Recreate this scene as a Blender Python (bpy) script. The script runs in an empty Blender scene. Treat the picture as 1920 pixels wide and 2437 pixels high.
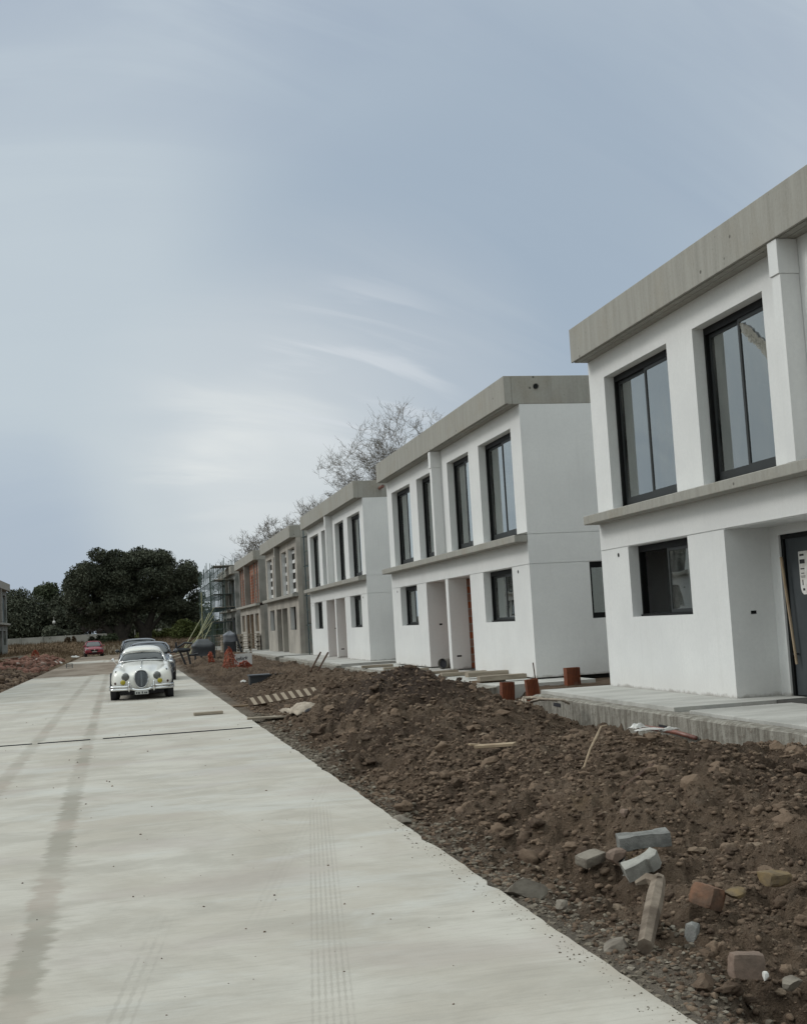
import bpy, math, random
import numpy as np
from mathutils import Vector, Matrix
R=math.radians
S=1.1                                   # scene units -> metres
sc=bpy.context.scene; COL=sc.collection

# ------------------------------------------------------------------ helpers
def tag(o,label=None,cat=None,group=None,kind=None):
    if label: o['label']=label
    if cat: o['category']=cat
    if group: o['group']=group
    if kind: o['kind']=kind
    return o
def empty(name,loc=(0,0,0),rot=(0,0,0)):
    o=bpy.data.objects.new(name,None); COL.objects.link(o)
    o.location=[c*S for c in loc]; o.rotation_euler=rot; o.empty_display_size=.2
    return o
def kids(o): return [c for c in bpy.data.objects if c.parent==o]
def copy_tree(o,parent=None):
    c=o.copy(); COL.objects.link(c); c.parent=parent
    for ch in kids(o): copy_tree(ch,c)
    return c
class MB:
    def __init__(s): s.v=[]; s.f=[]; s.m=[]; s.cur=0
    def add(s,vs,fs):
        b=len(s.v); s.v+= [tuple(p) for p in vs]; s.f+=[tuple(i+b for i in f) for f in fs]; s.m+=[s.cur]*len(fs)
    def box(s,x0,x1,y0,y1,z0,z1):
        s.add([(x0,y0,z0),(x1,y0,z0),(x1,y1,z0),(x0,y1,z0),(x0,y0,z1),(x1,y0,z1),(x1,y1,z1),(x0,y1,z1)],
              [(0,3,2,1),(4,5,6,7),(0,1,5,4),(1,2,6,5),(2,3,7,6),(3,0,4,7)]); return s
    def obox(s,c,size,rot=(0,0,0)):
        from mathutils import Euler
        M=Euler(rot).to_matrix(); hx,hy,hz=[k/2 for k in size]; c=Vector(c)
        vs=[c+M@Vector((sx*hx,sy*hy,sz*hz)) for sz in(-1,1) for sy in(-1,1) for sx in(-1,1)]
        s.add(vs,[(0,2,3,1),(4,5,7,6),(0,1,5,4),(1,3,7,5),(3,2,6,7),(2,0,4,6)]); return s
    def tube(s,p0,p1,r0,r1=None,n=8,cap=True):
        r1=r0 if r1 is None else r1; p0=Vector(p0); p1=Vector(p1); d=(p1-p0)
        if d.length<1e-6: return s
        d.normalize(); a=d.orthogonal().normalized(); b=d.cross(a)
        vs=[]
        for p,r in((p0,r0),(p1,r1)):
            for i in range(n):
                t=2*math.pi*i/n; vs.append(p+a*(r*math.cos(t))+b*(r*math.sin(t)))
        fs=[(i,(i+1)%n,n+(i+1)%n,n+i) for i in range(n)]
        if cap: fs+=[tuple(range(n-1,-1,-1)),tuple(range(n,2*n))]
        s.add(vs,fs); return s
    def path(s,pts,rs,n=8,cap=True):
        pts=[Vector(p) for p in pts]; rs=rs if hasattr(rs,'__len__') else [rs]*len(pts)
        vs=[]; up=None
        for i,p in enumerate(pts):
            d=(pts[min(i+1,len(pts)-1)]-pts[max(i-1,0)]).normalized()
            if up is None: a=d.orthogonal().normalized()
            else:
                a=(up-d*up.dot(d))
                a=a.normalized() if a.length>1e-5 else d.orthogonal().normalized()
            up=a; b=d.cross(a)
            for k in range(n):
                t=2*math.pi*k/n; vs.append(p+a*(rs[i]*math.cos(t))+b*(rs[i]*math.sin(t)))
        fs=[]
        for i in range(len(pts)-1):
            for k in range(n): fs.append((i*n+k,i*n+(k+1)%n,(i+1)*n+(k+1)%n,(i+1)*n+k))
        if cap: fs+=[tuple(range(n-1,-1,-1)),tuple(range((len(pts)-1)*n,len(pts)*n))]
        s.add(vs,fs); return s
    def prism(s,poly,h,origin=(0,0,0),rot=(0,0,0)):
        from mathutils import Euler
        M=Euler(rot).to_matrix(); o=Vector(origin); n=len(poly)
        vs=[o+M@Vector((x,y,0)) for x,y in poly]+[o+M@Vector((x,y,h)) for x,y in poly]
        s.add(vs,[tuple(range(n-1,-1,-1)),tuple(range(n,2*n))]+[(i,(i+1)%n,n+(i+1)%n,n+i) for i in range(n)]); return s
    def ell(s,c,rad,nu=12,nv=8,half=False):
        vs=[];fs=[]
        v1=math.pi/2 if half else math.pi
        for j in range(nv+1):
            ph=v1*j/nv
            for i in range(nu):
                th=2*math.pi*i/nu
                vs.append((c[0]+rad[0]*math.sin(ph)*math.cos(th),c[1]+rad[1]*math.sin(ph)*math.sin(th),c[2]+rad[2]*math.cos(ph)))
        for j in range(nv):
            for i in range(nu): fs.append((j*nu+i,(j+1)*nu+i,(j+1)*nu+(i+1)%nu,j*nu+(i+1)%nu))
        s.add(vs,fs); return s
    def build(s,name,mat,parent=None,bevel=0,smooth=False,seg=1):
        me=bpy.data.meshes.new(name); me.from_pydata([(x*S,y*S,z*S) for x,y,z in s.v],[],s.f)
        for m in (mat if isinstance(mat,(list,tuple)) else [mat]): me.materials.append(m)
        if max(s.m,default=0): me.polygons.foreach_set('material_index',s.m)
        if smooth: me.polygons.foreach_set('use_smooth',[True]*len(me.polygons))
        me.update(); o=bpy.data.objects.new(name,me); COL.objects.link(o); o.parent=parent
        if bevel:
            b=o.modifiers.new('bevel','BEVEL'); b.width=bevel*S; b.segments=seg; b.limit_method='ANGLE'; b.angle_limit=R(40)
            me.polygons.foreach_set('use_smooth',[True]*len(me.polygons)); b.harden_normals=True
        return o
def np_mesh(name,V,F,mat,parent=None,smooth=False,kind=None):
    """V (n,3) in scene units, F (m,k) all faces of one size"""
    me=bpy.data.meshes.new(name); V=np.asarray(V,np.float32)*S; F=np.asarray(F,np.int32)
    me.vertices.add(len(V)); me.vertices.foreach_set('co',V.ravel())
    k=F.shape[1]; me.loops.add(F.size); me.loops.foreach_set('vertex_index',F.ravel())
    me.polygons.add(len(F)); me.polygons.foreach_set('loop_start',np.arange(0,F.size,k,dtype=np.int32))
    try: me.polygons.foreach_set('loop_total',np.full(len(F),k,np.int32))
    except Exception: pass
    me.polygons.foreach_set('use_smooth',np.full(len(F),bool(smooth)))
    me.update(calc_edges=True); me.validate()
    me.materials.append(mat); o=bpy.data.objects.new(name,me); COL.objects.link(o); o.parent=parent
    if kind: o['kind']=kind
    return o

# ------------------------------------------------------------------ materials
class NT:
    def __init__(s,nt): s.t=nt; s.n=nt.nodes; s.l=nt.links
    def new(s,typ,**kw):
        n=s.n.new(typ)
        for k,v in kw.items(): setattr(n,k,v)
        return n
    def lk(s,a,b): s.l.new(a,b)
    def setv(s,inp,val):
        if hasattr(val,'is_output') or isinstance(val,bpy.types.NodeSocket): s.l.new(val,inp)
        else: inp.default_value=val
    def math(s,op,a,b=0,c=0,clamp=False):
        n=s.new('ShaderNodeMath',operation=op,use_clamp=clamp)
        for i,x in enumerate((a,b,c)): s.setv(n.inputs[i],x)
        return n.outputs[0]
    def vmath(s,op,a,b=(0,0,0)):
        n=s.new('ShaderNodeVectorMath',operation=op); s.setv(n.inputs[0],a)
        if op=='SCALE': s.setv(n.inputs['Scale'],b); return n.outputs[0]
        s.setv(n.inputs[1],b)
        return n.outputs['Value'] if op in('DOT_PRODUCT','LENGTH') else n.outputs[0]
    def mix(s,f,a,b,blend='MIX'):
        n=s.new('ShaderNodeMix',data_type='RGBA',blend_type=blend)
        s.setv(n.inputs[0],f)
        for i,x in((6,a),(7,b)): s.setv(n.inputs[i],(x+(1,) if isinstance(x,tuple) and len(x)==3 else x))
        return n.outputs[2]
    def noise(s,vec,scale,detail=5,rough=.55,dist=0):
        n=s.new('ShaderNodeTexNoise'); s.setv(n.inputs['Vector'],vec)
        n.inputs['Scale'].default_value=scale; n.inputs['Detail'].default_value=detail
        n.inputs['Roughness'].default_value=rough; n.inputs['Distortion'].default_value=dist
        return n.outputs['Fac']
    def vor(s,vec,scale,feature='F1'):
        n=s.new('ShaderNodeTexVoronoi',feature=feature); s.setv(n.inputs['Vector'],vec); n.inputs['Scale'].default_value=scale
        return n.outputs['Distance']
    def ss(s,x,a,b,c=0,d=1):
        n=s.new('ShaderNodeMapRange',interpolation_type='SMOOTHSTEP'); s.setv(n.inputs[0],x)
        for i,k in enumerate((a,b,c,d)): n.inputs[1+i].default_value=k
        return n.outputs[0]
    def stretch(s,vec,sc3):
        return s.vmath('MULTIPLY',vec,sc3)
    def pos(s): return s.vmath('SCALE',s.new('ShaderNodeNewGeometry').outputs['Position'],1/S)
    def bump(s,h,strength,dist=.02,normal=None):
        n=s.new('ShaderNodeBump'); s.setv(n.inputs['Height'],h); n.inputs['Strength'].default_value=strength; n.inputs['Distance'].default_value=dist
        if normal is not None: s.l.new(normal,n.inputs['Normal'])
        return n.outputs[0]
def newmat(name):
    m=bpy.data.materials.new(name); m.use_nodes=True; t=NT(m.node_tree)
    b=m.node_tree.nodes['Principled BSDF']; return m,t,b
def mat(name,c,c2=None,scale=2.5,rough=.8,spec=.3,metal=0,bump=0,bscale=60,stretch=None,lo=.35,hi=.65,dirt=None,coat=0):
    m,t,b=newmat(name); b.inputs['Roughness'].default_value=rough; b.inputs['Metallic'].default_value=metal
    b.inputs['Specular IOR Level'].default_value=spec; b.inputs['Coat Weight'].default_value=coat
    p=t.pos(); q=t.stretch(p,stretch) if stretch else p
    if c2:
        f=t.ss(t.noise(q,scale,6,.6),lo,hi); col=t.mix(f,c,c2); t.lk(col,b.inputs['Base Color'])
    else: b.inputs['Base Color'].default_value=tuple(c)+(1,)
    if bump: t.lk(t.bump(t.noise(q,bscale,4,.6),bump,.01),b.inputs['Normal'])
    return m
MT={}
def make_mats():
    # white textured render
    m,t,b=newmat('white_render'); p=t.pos()
    n1=t.ss(t.noise(p,.7,5,.6),.3,.7); n2=t.ss(t.noise(p,22,4,.7),.25,.75)
    col=t.mix(n1,(.70,.705,.70),(.77,.775,.765)); col=t.mix(t.math('MULTIPLY',n2,.35),col,(.63,.64,.64))
    dr=t.noise(t.stretch(p,(6,6,.5)),1.2,6,.7); col=t.mix(t.math('MULTIPLY',t.ss(dr,.52,.75),.16),col,(.52,.52,.50)); pt=t.noise(p,2.4,6,.7,.4); col=t.mix(t.math('MULTIPLY',t.ss(pt,.55,.7),.12),col,(.58,.575,.56))
    z=t.new('ShaderNodeSeparateXYZ'); t.lk(p,z.inputs[0])
    # splashed soil at the foot of the wall
    ed=t.math('ADD',z.outputs[2],t.math('MULTIPLY',t.noise(p,3.2,5,.7),-.22))
    dirt=t.ss(ed,.105,.17,1,0); col=t.mix(t.math('MULTIPLY',dirt,.9),col,(.33,.32,.30))
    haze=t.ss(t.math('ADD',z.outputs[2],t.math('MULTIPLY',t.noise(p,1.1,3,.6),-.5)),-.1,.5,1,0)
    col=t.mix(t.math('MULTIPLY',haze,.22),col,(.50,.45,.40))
    t.lk(col,b.inputs['Base Color']); b.inputs['Roughness'].default_value=.92; b.inputs['Specular IOR Level'].default_value=.15
    t.lk(t.bump(t.noise(p,70,5,.7),.5,.006),b.inputs['Normal']); MT['white']=m
    # board-marked concrete
    m,t,b=newmat('cast_concrete'); p=t.pos()
    st=t.noise(t.stretch(p,(5,5,.45)),1.6,6,.65); n1=t.noise(p,1.3,5,.6); sp=t.noise(p,26,4,.7)
    col=t.mix(t.ss(st,.25,.75),(.27,.262,.235),(.35,.342,.31)); col=t.mix(t.math('MULTIPLY',t.ss(n1,.45,.75),.45),col,(.26,.225,.17))
    col=t.mix(t.math('MULTIPLY',t.ss(sp,.3,.7),.25),col,(.42,.41,.38))
    hole=t.ss(t.vor(p,2.6),.045,.08,1,0); hole2=t.ss(t.vor(p,7),.05,.10,1,0)
    col=t.mix(t.math('MULTIPLY',hole,.8),col,(.09,.085,.075)); col=t.mix(t.math('MULTIPLY',hole2,.35),col,(.14,.13,.11))
    t.lk(col,b.inputs['Base Color']); b.inputs['Roughness'].default_value=.9; b.inputs['Specular IOR Level'].default_value=.2
    hh=t.math('ADD',t.noise(t.stretch(p,(14,14,2)),2,5,.7),t.math('MULTIPLY',hole,-1.5))
    t.lk(t.bump(hh,.35,.01),b.inputs['Normal']); MT['conc']=m
    # smooth pavement slab
    m,t,b=newmat('trowelled_concrete'); p=t.pos()
    n1=t.ss(t.noise(t.stretch(p,(.6,1.6,1)),1.4,6,.6),.35,.65); n2=t.noise(p,30,4,.7)
    col=t.mix(n1,(.37,.365,.34),(.50,.495,.465)); col=t.mix(t.math('MULTIPLY',t.ss(n2,.4,.7),.2),col,(.27,.25,.22))
    t.lk(col,b.inputs['Base Color']); b.inputs['Roughness'].default_value=.85
    t.lk(t.bump(n2,.2,.005),b.inputs['Normal']); MT['slab']=m
    # rough retaining edge with drips
    m,t,b=newmat('rough_concrete_edge'); p=t.pos()
    st=t.noise(t.stretch(p,(7,7,.8)),1.5,6,.7); n2=t.noise(p,12,5,.7)
    col=t.mix(t.ss(st,.35,.65),(.16,.145,.12),(.34,.325,.285)); col=t.mix(t.ss(n2,.5,.75),col,(.14,.115,.09))
    t.lk(col,b.inputs['Base Color']); b.inputs['Roughness'].default_value=.95
    t.lk(t.bump(t.math('ADD',st,n2),.8,.03),b.inputs['Normal']); MT['edge']=m
    MT['cement']=mat('grey_cement_render',(.23,.225,.205),(.30,.29,.265),1.1,.9,bump=.3)
    MT['beige']=mat('unpainted_beige_render',(.30,.28,.25),(.42,.39,.345),.8,.92,bump=.3)
    MT['greyblock']=mat('grey_block_wall',(.15,.16,.15),(.29,.295,.28),1.3,.92,bump=.4,bscale=20)
    # clay brick
    m,t,b=newmat('clay_brickwork'); p=t.pos()
    sx=t.new('ShaderNodeSeparateXYZ'); t.lk(p,sx.inputs[0]); cb=t.new('ShaderNodeCombineXYZ')
    t.lk(t.math('ADD',sx.outputs[0],sx.outputs[1]),cb.inputs[0]); t.lk(sx.outputs[2],cb.inputs[1])
    br=t.new('ShaderNodeTexBrick'); t.lk(cb.outputs[0],br.inputs['Vector']); br.inputs['Scale'].default_value=1
    br.inputs['Brick Width'].default_value=.33; br.inputs['Row Height'].default_value=.19; br.inputs['Mortar Size'].default_value=.014
    br.inputs['Color1'].default_value=(.30,.085,.035,1); br.inputs['Color2'].default_value=(.22,.075,.04,1); br.inputs['Mortar'].default_value=(.27,.24,.20,1)
    col=t.mix(t.math('MULTIPLY',t.ss(t.noise(p,1.6,5,.7),.48,.72),.75),br.outputs[0],(.25,.21,.17))
    t.lk(col,b.inputs['Base Color']); b.inputs['Roughness'].default_value=.9; MT['brick']=m
    MT['hollow']=mat('orange_hollow_clay',(.27,.075,.028),(.19,.06,.03),9,.8,bump=.3)
    m,t,b=newmat('orange_hollow_clay_ribbed'); oc=t.new('ShaderNodeTexCoord').outputs['Object']; sx=t.new('ShaderNodeSeparateXYZ'); t.lk(oc,sx.inputs[0])
    rb_=t.math('SINE',t.math('MULTIPLY',t.math('ADD',sx.outputs[0],sx.outputs[1]),190)); n=t.noise(oc,7,5,.7)
    col=t.mix(t.ss(n,.3,.7),(.29,.085,.032),(.19,.06,.03)); col=t.mix(t.math('MULTIPLY',t.ss(rb_,.2,.9),.55),col,(.11,.035,.02)); col=t.mix(t.math('MULTIPLY',t.ss(t.noise(oc,3,6,.7),.52,.7),.7),col,(.33,.25,.18)); t.lk(col,b.inputs['Base Color']); b.inputs['Roughness'].default_value=.85; t.lk(t.bump(rb_,.6,.02),b.inputs['Normal']); MT['hollow']=m  # dark stripes put the shade of the rib grooves into the colour
    MT['oldbrick']=mat('old_red_brick',(.25,.13,.08),(.12,.08,.058),6,.9,bump=1,bscale=18)
    MT['dullbrick']=mat('dusty_brick',(.23,.165,.13),(.13,.10,.08),6,.9,bump=1,bscale=18)
    MT['paver']=mat('grey_concrete_paver',(.15,.15,.142),(.24,.238,.225),14,.92,bump=.8,bscale=120)
    MT['paver2']=mat('pale_concrete_paver',(.23,.225,.205),(.34,.335,.305),11,.92,bump=.6,bscale=120)
    MT['black']=mat('black_aluminium',(.006,.0065,.007),rough=.55,spec=.2)
    MT['dgrey']=mat('dark_grey_aluminium',(.028,.031,.032),rough=.5,spec=.3)
    MT['inside']=mat('shade_darkened_interior',(.055,.053,.05),(.08,.077,.072),1.2,.95)  # room darkness put into the colour; bare plaster would be lighter
    MT['door']=mat('dark_grey_door_sheet',(.045,.052,.058),(.06,.067,.073),2.5,.5,bump=.06)
    MT['wood']=mat('raw_pine',(.37,.29,.20),(.27,.20,.135),3,.8,stretch=(1,1,1),bump=.3)
    MT['oldwood']=mat('weathered_formwork_timber',(.34,.295,.235),(.24,.20,.155),3.5,.9,stretch=(.6,5,5),bump=.4,bscale=25)
    MT['woodedge']=mat('brown_formwork_timber',(.20,.14,.085),(.13,.09,.06),5,.9,bump=.4,bscale=25)
    MT['rust']=mat('rusty_steel',(.06,.035,.025),(.09,.05,.03),20,.8)
    MT['mud_stone']=mat('dusty_stone',(.13,.11,.09),(.24,.215,.18),7,.95,bump=.9,bscale=22)
    MT['ochre']=mat('ochre_clay',(.21,.15,.075),(.13,.10,.068),9,.95,bump=.9,bscale=22)
    MT['cloth']=mat('dirty_sackcloth',(.42,.36,.29),(.25,.21,.17),6,.95,bump=.5,bscale=20)
    MT['paper']=mat('white_scrap',(.70,.70,.68),(.55,.53,.50),8,.8)
    MT['tarp']=mat('black_plastic_sheet',(.018,.021,.026),(.03,.034,.04),3,.45,spec=.5,bump=.5,bscale=6)
    MT['greytarp']=mat('grey_plastic_sheet',(.11,.12,.14),(.15,.16,.18),3,.5,spec=.5)
    MT['orange']=mat('orange_safety_net',(.36,.075,.035),(.24,.07,.045),6,.7)
    MT['pvc']=mat('brown_pvc_pipe',(.22,.09,.065),(.17,.075,.06),6,.4,spec=.5)
    MT['cpipe']=mat('grey_concrete_pipe',(.20,.19,.17),(.27,.26,.235),6,.9)
    MT['steel']=mat('green_grey_scaffold_tube',(.035,.06,.05),(.10,.14,.12),3,.6)
    MT['steelb']=mat('dark_blue_scaffold_tube',(.06,.09,.10),(.10,.13,.14),3,.6)
    MT['yellowrail']=mat('faded_yellow_pole',(.34,.33,.18),(.26,.27,.18),3,.7)
    MT['redstripe']=mat('dark_stripe',(.10,.07,.05),rough=.8)
    MT['whitestripe']=mat('dusty_pale_stripe',(.42,.35,.27),rough=.8)
    MT['signwhite']=mat('white_banner',(.60,.60,.59),(.52,.53,.53),3,.7)
    MT['flatblack']=mat('flat_black_print_and_recess',(.03,.03,.035),rough=.7)
    MT['bark']=mat('dark_bark',(.030,.026,.022),(.05,.043,.036),3,.95)
    MT['twig']=mat('pale_bare_bark',(.15,.135,.115),(.20,.18,.155),2,.95)
    MT['twigd']=mat('brown_bare_twigs',(.055,.046,.042),(.085,.07,.062),2,.95)
    def leaf(name,a,c_,tr=.15):
        m,t,b=newmat(name); g=t.new('ShaderNodeNewGeometry'); p=t.pos()
        f=t.math('ADD',t.math('MULTIPLY',g.outputs['Random Per Island'],.6),t.math('MULTIPLY',t.ss(t.noise(p,.55,3,.6),.35,.65),.4))
        t.lk(t.mix(f,a,c_),b.inputs['Base Color']); b.inputs['Roughness'].default_value=.75; b.inputs['Specular IOR Level'].default_value=.2
        return m
    MT['leaf']=leaf('dark_evergreen_leaves',(.022,.029,.018),(.11,.118,.082))
    MT['leaf2']=leaf('sparse_olive_leaves',(.03,.042,.022),(.085,.10,.055))
    MT['shrub']=leaf('green_shrub_leaves',(.045,.06,.018),(.12,.135,.045))
    MT['drygrass']=leaf('dry_grass_blades',(.07,.048,.03),(.16,.115,.07))
    MT['distwall']=mat('pale_boundary_wall',(.36,.355,.33),(.24,.235,.215),.5,.95)
    # glass
    m,t,b=newmat('window_glass'); t.n.remove(b); out=t.n['Material Output']; p=t.pos()
    gl=t.new('ShaderNodeBsdfGlossy'); gl.inputs['Roughness'].default_value=.015; gl.inputs['Color'].default_value=(.82,.86,.85,1)
    tr=t.new('ShaderNodeBsdfTransparent'); tr.inputs['Color'].default_value=(.62,.70,.68,1)
    t.lk(t.bump(t.noise(p,.9,2,.5),.07,.05),gl.inputs['Normal'])
    fr=t.new('ShaderNodeFresnel'); fr.inputs['IOR'].default_value=1.55
    fac=t.math('ADD',t.math('MULTIPLY',fr.outputs[0],1.9),.22,clamp=True)
    mx=t.new('ShaderNodeMixShader'); t.lk(fac,mx.inputs[0]); t.lk(tr.outputs[0],mx.inputs[1]); t.lk(gl.outputs[0],mx.inputs[2])
    df=t.new('ShaderNodeBsdfDiffuse'); df.inputs['Color'].default_value=(.42,.42,.40,1); m2=t.new('ShaderNodeMixShader'); dn=t.noise(t.stretch(p,(2,2,.7)),1.3,6,.7); spk=t.ss(t.vor(p,7),.03,.055,1,0)
    t.lk(t.math('ADD',t.math('MULTIPLY',t.ss(dn,.35,.75),.16),t.math('MULTIPLY',spk,.5),clamp=True),m2.inputs[0]); t.lk(mx.outputs[0],m2.inputs[1]); t.lk(df.outputs[0],m2.inputs[2]); t.lk(m2.outputs[0],out.inputs[0])
    MT['glass']=m
    m,t,b=newmat('clear_crumpled_plastic'); out=t.n['Material Output']; b.inputs['Base Color'].default_value=(.27,.26,.215,1); b.inputs['Roughness'].default_value=.4
    t.lk(t.bump(t.noise(t.pos(),14,5,.7),1,.05),b.inputs['Normal']); tr=t.new('ShaderNodeBsdfTransparent'); mx=t.new('ShaderNodeMixShader'); mx.inputs[0].default_value=.75
    t.lk(tr.outputs[0],mx.inputs[1]); t.lk(b.outputs[0],mx.inputs[2]); t.lk(mx.outputs[0],out.inputs[0]); MT['film']=m
    # car paints
    MT['carwhite']=mat('ivory_white_paint',(.74,.73,.68),rough=.25,spec=.5,coat=.6)
    MT['cargrey']=mat('blue_grey_metallic_paint',(.04,.046,.057),rough=.3,metal=.4,spec=.5,coat=.7)
    MT['cardark']=mat('dark_grey_metallic_paint',(.028,.034,.038),rough=.3,metal=.4,spec=.5,coat=.7)
    MT['carred']=mat('red_car_paint',(.24,.018,.032),rough=.35,spec=.5,coat=.4)
    MT['carglass']=mat('tinted_car_glass',(.03,.037,.04),rough=.06,spec=.8)
    MT['chrome']=mat('chrome',(.72,.73,.74),rough=.12,metal=1)
    MT['grille']=mat('dark_grille_slats',(.05,.055,.06),rough=.35,metal=.6)
    MT['lens']=mat('clear_lamp_lens',(.11,.115,.11),rough=.1,spec=.8,metal=.3)
    MT['ylens']=mat('yellow_lamp_lens',(.34,.28,.004),rough=.12,spec=.7)
    MT['rlens']=mat('dark_amber_lens',(.06,.02,.015),rough=.2)
    MT['tyre']=mat('black_rubber',(.018,.018,.018),rough=.85)
    MT['rim']=mat('grey_wheel_rim',(.35,.35,.34),rough=.35,metal=.8)
    MT['plate']=mat('pale_number_plate',(.45,.46,.44),rough=.5)
make_mats()

def sst(a,b,x):
    t=np.clip((np.asarray(x,float)-a)/(b-a),0,1); return t*t*(3-2*t)
def gau(x,y,cx,cy,sx,sy): return np.exp(-((x-cx)/sx)**2-((y-cy)/sy)**2)
def gz(x,y):
    """height of the loose soil right of the road (scene units), before small lumps"""
    x=np.asarray(x,float); y=np.asarray(y,float)
    t=x-1.93
    edge=-.015-.085*sst(5.5,9,y)+.06*sst(19,22,y)
    pl=.20*sst(2.5,5,y)+.07*gau(x,y,4.6,9.0,2.2,3.2)-.16*gau(x,y,4.9,13.4,2.0,1.8)
    z=edge+(pl-edge)*sst(0.05,1.7,t)
    z=z+(-.12-z)*.95*sst(5.0,6.05,x)*sst(9.5,13,y)*(1-sst(22,26,y))
    z=z-.10*sst(19.5,21.5,y)*(1-sst(3.1,3.9,x))*sst(.2,.8,t)*(1-sst(33,40,y))
    z=z+.47*gau(x,y,4.12,18.2,1.05,2.9)+.20*gau(x,y,3.3,16.2,1.0,2.6)
    z=z+.30*gau(x,y,4.5,26.5,1.0,4.2)+.12*gau(x,y,3.6,30,1.0,3)
    z=z+.16*gau(x,y,3.4,40.5,1.0,3)+.14*gau(x,y,3.2,57,1.0,5)+.22*gau(x,y,5.0,66,1.4,6)
    z=z-.12*sst(30,36,y)*sst(2.3,3,x)
    z=z+(.14-z)*sst(6.75,7.4,x)
    return z

# ------------------------------------------------------------------ soil relief
def h2(ix,iy,seed):
    n=(ix.astype(np.int64)*374761393+iy.astype(np.int64)*668265263+seed*974711)&0xffffffff
    n=((n^(n>>13))*1274126177)&0xffffffff; n=(n^(n>>16))&0xffffffff
    return n/4294967295.
def vnoise(x,y,seed=0):
    x0=np.floor(x);y0=np.floor(y);fx=x-x0;fy=y-y0;fx=fx*fx*(3-2*fx);fy=fy*fy*(3-2*fy)
    a=h2(x0,y0,seed);b=h2(x0+1,y0,seed);c=h2(x0,y0+1,seed);d=h2(x0+1,y0+1,seed)
    return (a*(1-fx)+b*fx)*(1-fy)+(c*(1-fx)+d*fx)*fy
def fbm(x,y,o=4,seed=0):
    s=0;a=.5;t=0
    for i in range(o): s=s+a*vnoise(x*2**i+i*17.3,y*2**i-i*9.1,seed+i);t+=a;a*=.55
    return s/t
def clod(x,y,cell,seed,dens=.8):
    """rounded lumps: highest of domes seeded one per cell"""
    u=x/cell;v=y/cell;ix=np.floor(u);iy=np.floor(v);best=np.zeros_like(x)
    for dx in(-1,0,1):
        for dy in(-1,0,1):
            cx=ix+dx;cy=iy+dy
            px=cx+h2(cx,cy,seed);py=cy+h2(cx,cy,seed+1);r=.25+.6*h2(cx,cy,seed+2)**1.6
            an=h2(cx,cy,seed+4)*6.28;e=.6+.4*h2(cx,cy,seed+5);ca=np.cos(an);sa=np.sin(an)
            ax=(u-px)*ca+(v-py)*sa;ay=(-(u-px)*sa+(v-py)*ca)/e
            hgt=np.sqrt(np.maximum(0,1-(ax*ax+ay*ay)/(r*r)))*r*(h2(cx,cy,seed+3)<dens)
            best=np.maximum(best,hgt)
    return best*cell
def gfull(x,y,fine=True):
    rag=(fbm(y*1.1,x*0+3,3,61)-.5)*.75*sst(0.03,.5,x-1.93)*(1-sst(2,3,x-1.93))
    z=gz(x+rag,y); t=x-1.93
    am=sst(.02,.5,t)*(1-.9*sst(6.9,7.5,x)*(x<16))
    pad=sst(19.5,21.5,y)*(1-sst(2.9,3.6,x))*(1-sst(33,38,y)); am=am*(1-.75*pad)
    wx=x+(fbm(x*4,y*4,4,5)-.5)*.34; wy=y+(fbm(x*4,y*4,4,9)-.5)*.34
    z=z+am*((fbm(x*.9,y*.9,4,1)-.5)*.30-.10*np.maximum(0,1-np.abs(fbm(x*1.3+7,y*.8,3,83)-.5)*9)+clod(wx*.9+3,wy*.9,.62,101,.5)*.22*sst(.42,.6,fbm(x*.8+9,y*.8,2,5)))
    big=sst(.45,.75,fbm(x*.5,y*.5,2,77))
    z=z+am*(clod(wx,wy,.30,3,.7)*.46*(.3+.7*big)+clod(wx,wy,.13,11,.55)*.42)
    z=z+am*((fbm(x*7,y*7,3,21)-.5)*.08+(fbm(x*15,y*15,3,27)-.5)*.06)
    z=z-.08*am
    if fine: z=z+(.25+.75*am)*(clod(wx+fbm(x*9,y*9,2,6)*.05,wy,.062,19,.8)*.55+(fbm(x*30,y*30,2,31)-.5)*.026)
    return z
def soil_at(x,y): return float(gfull(np.array([x],float),np.array([y],float))[0])

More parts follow.
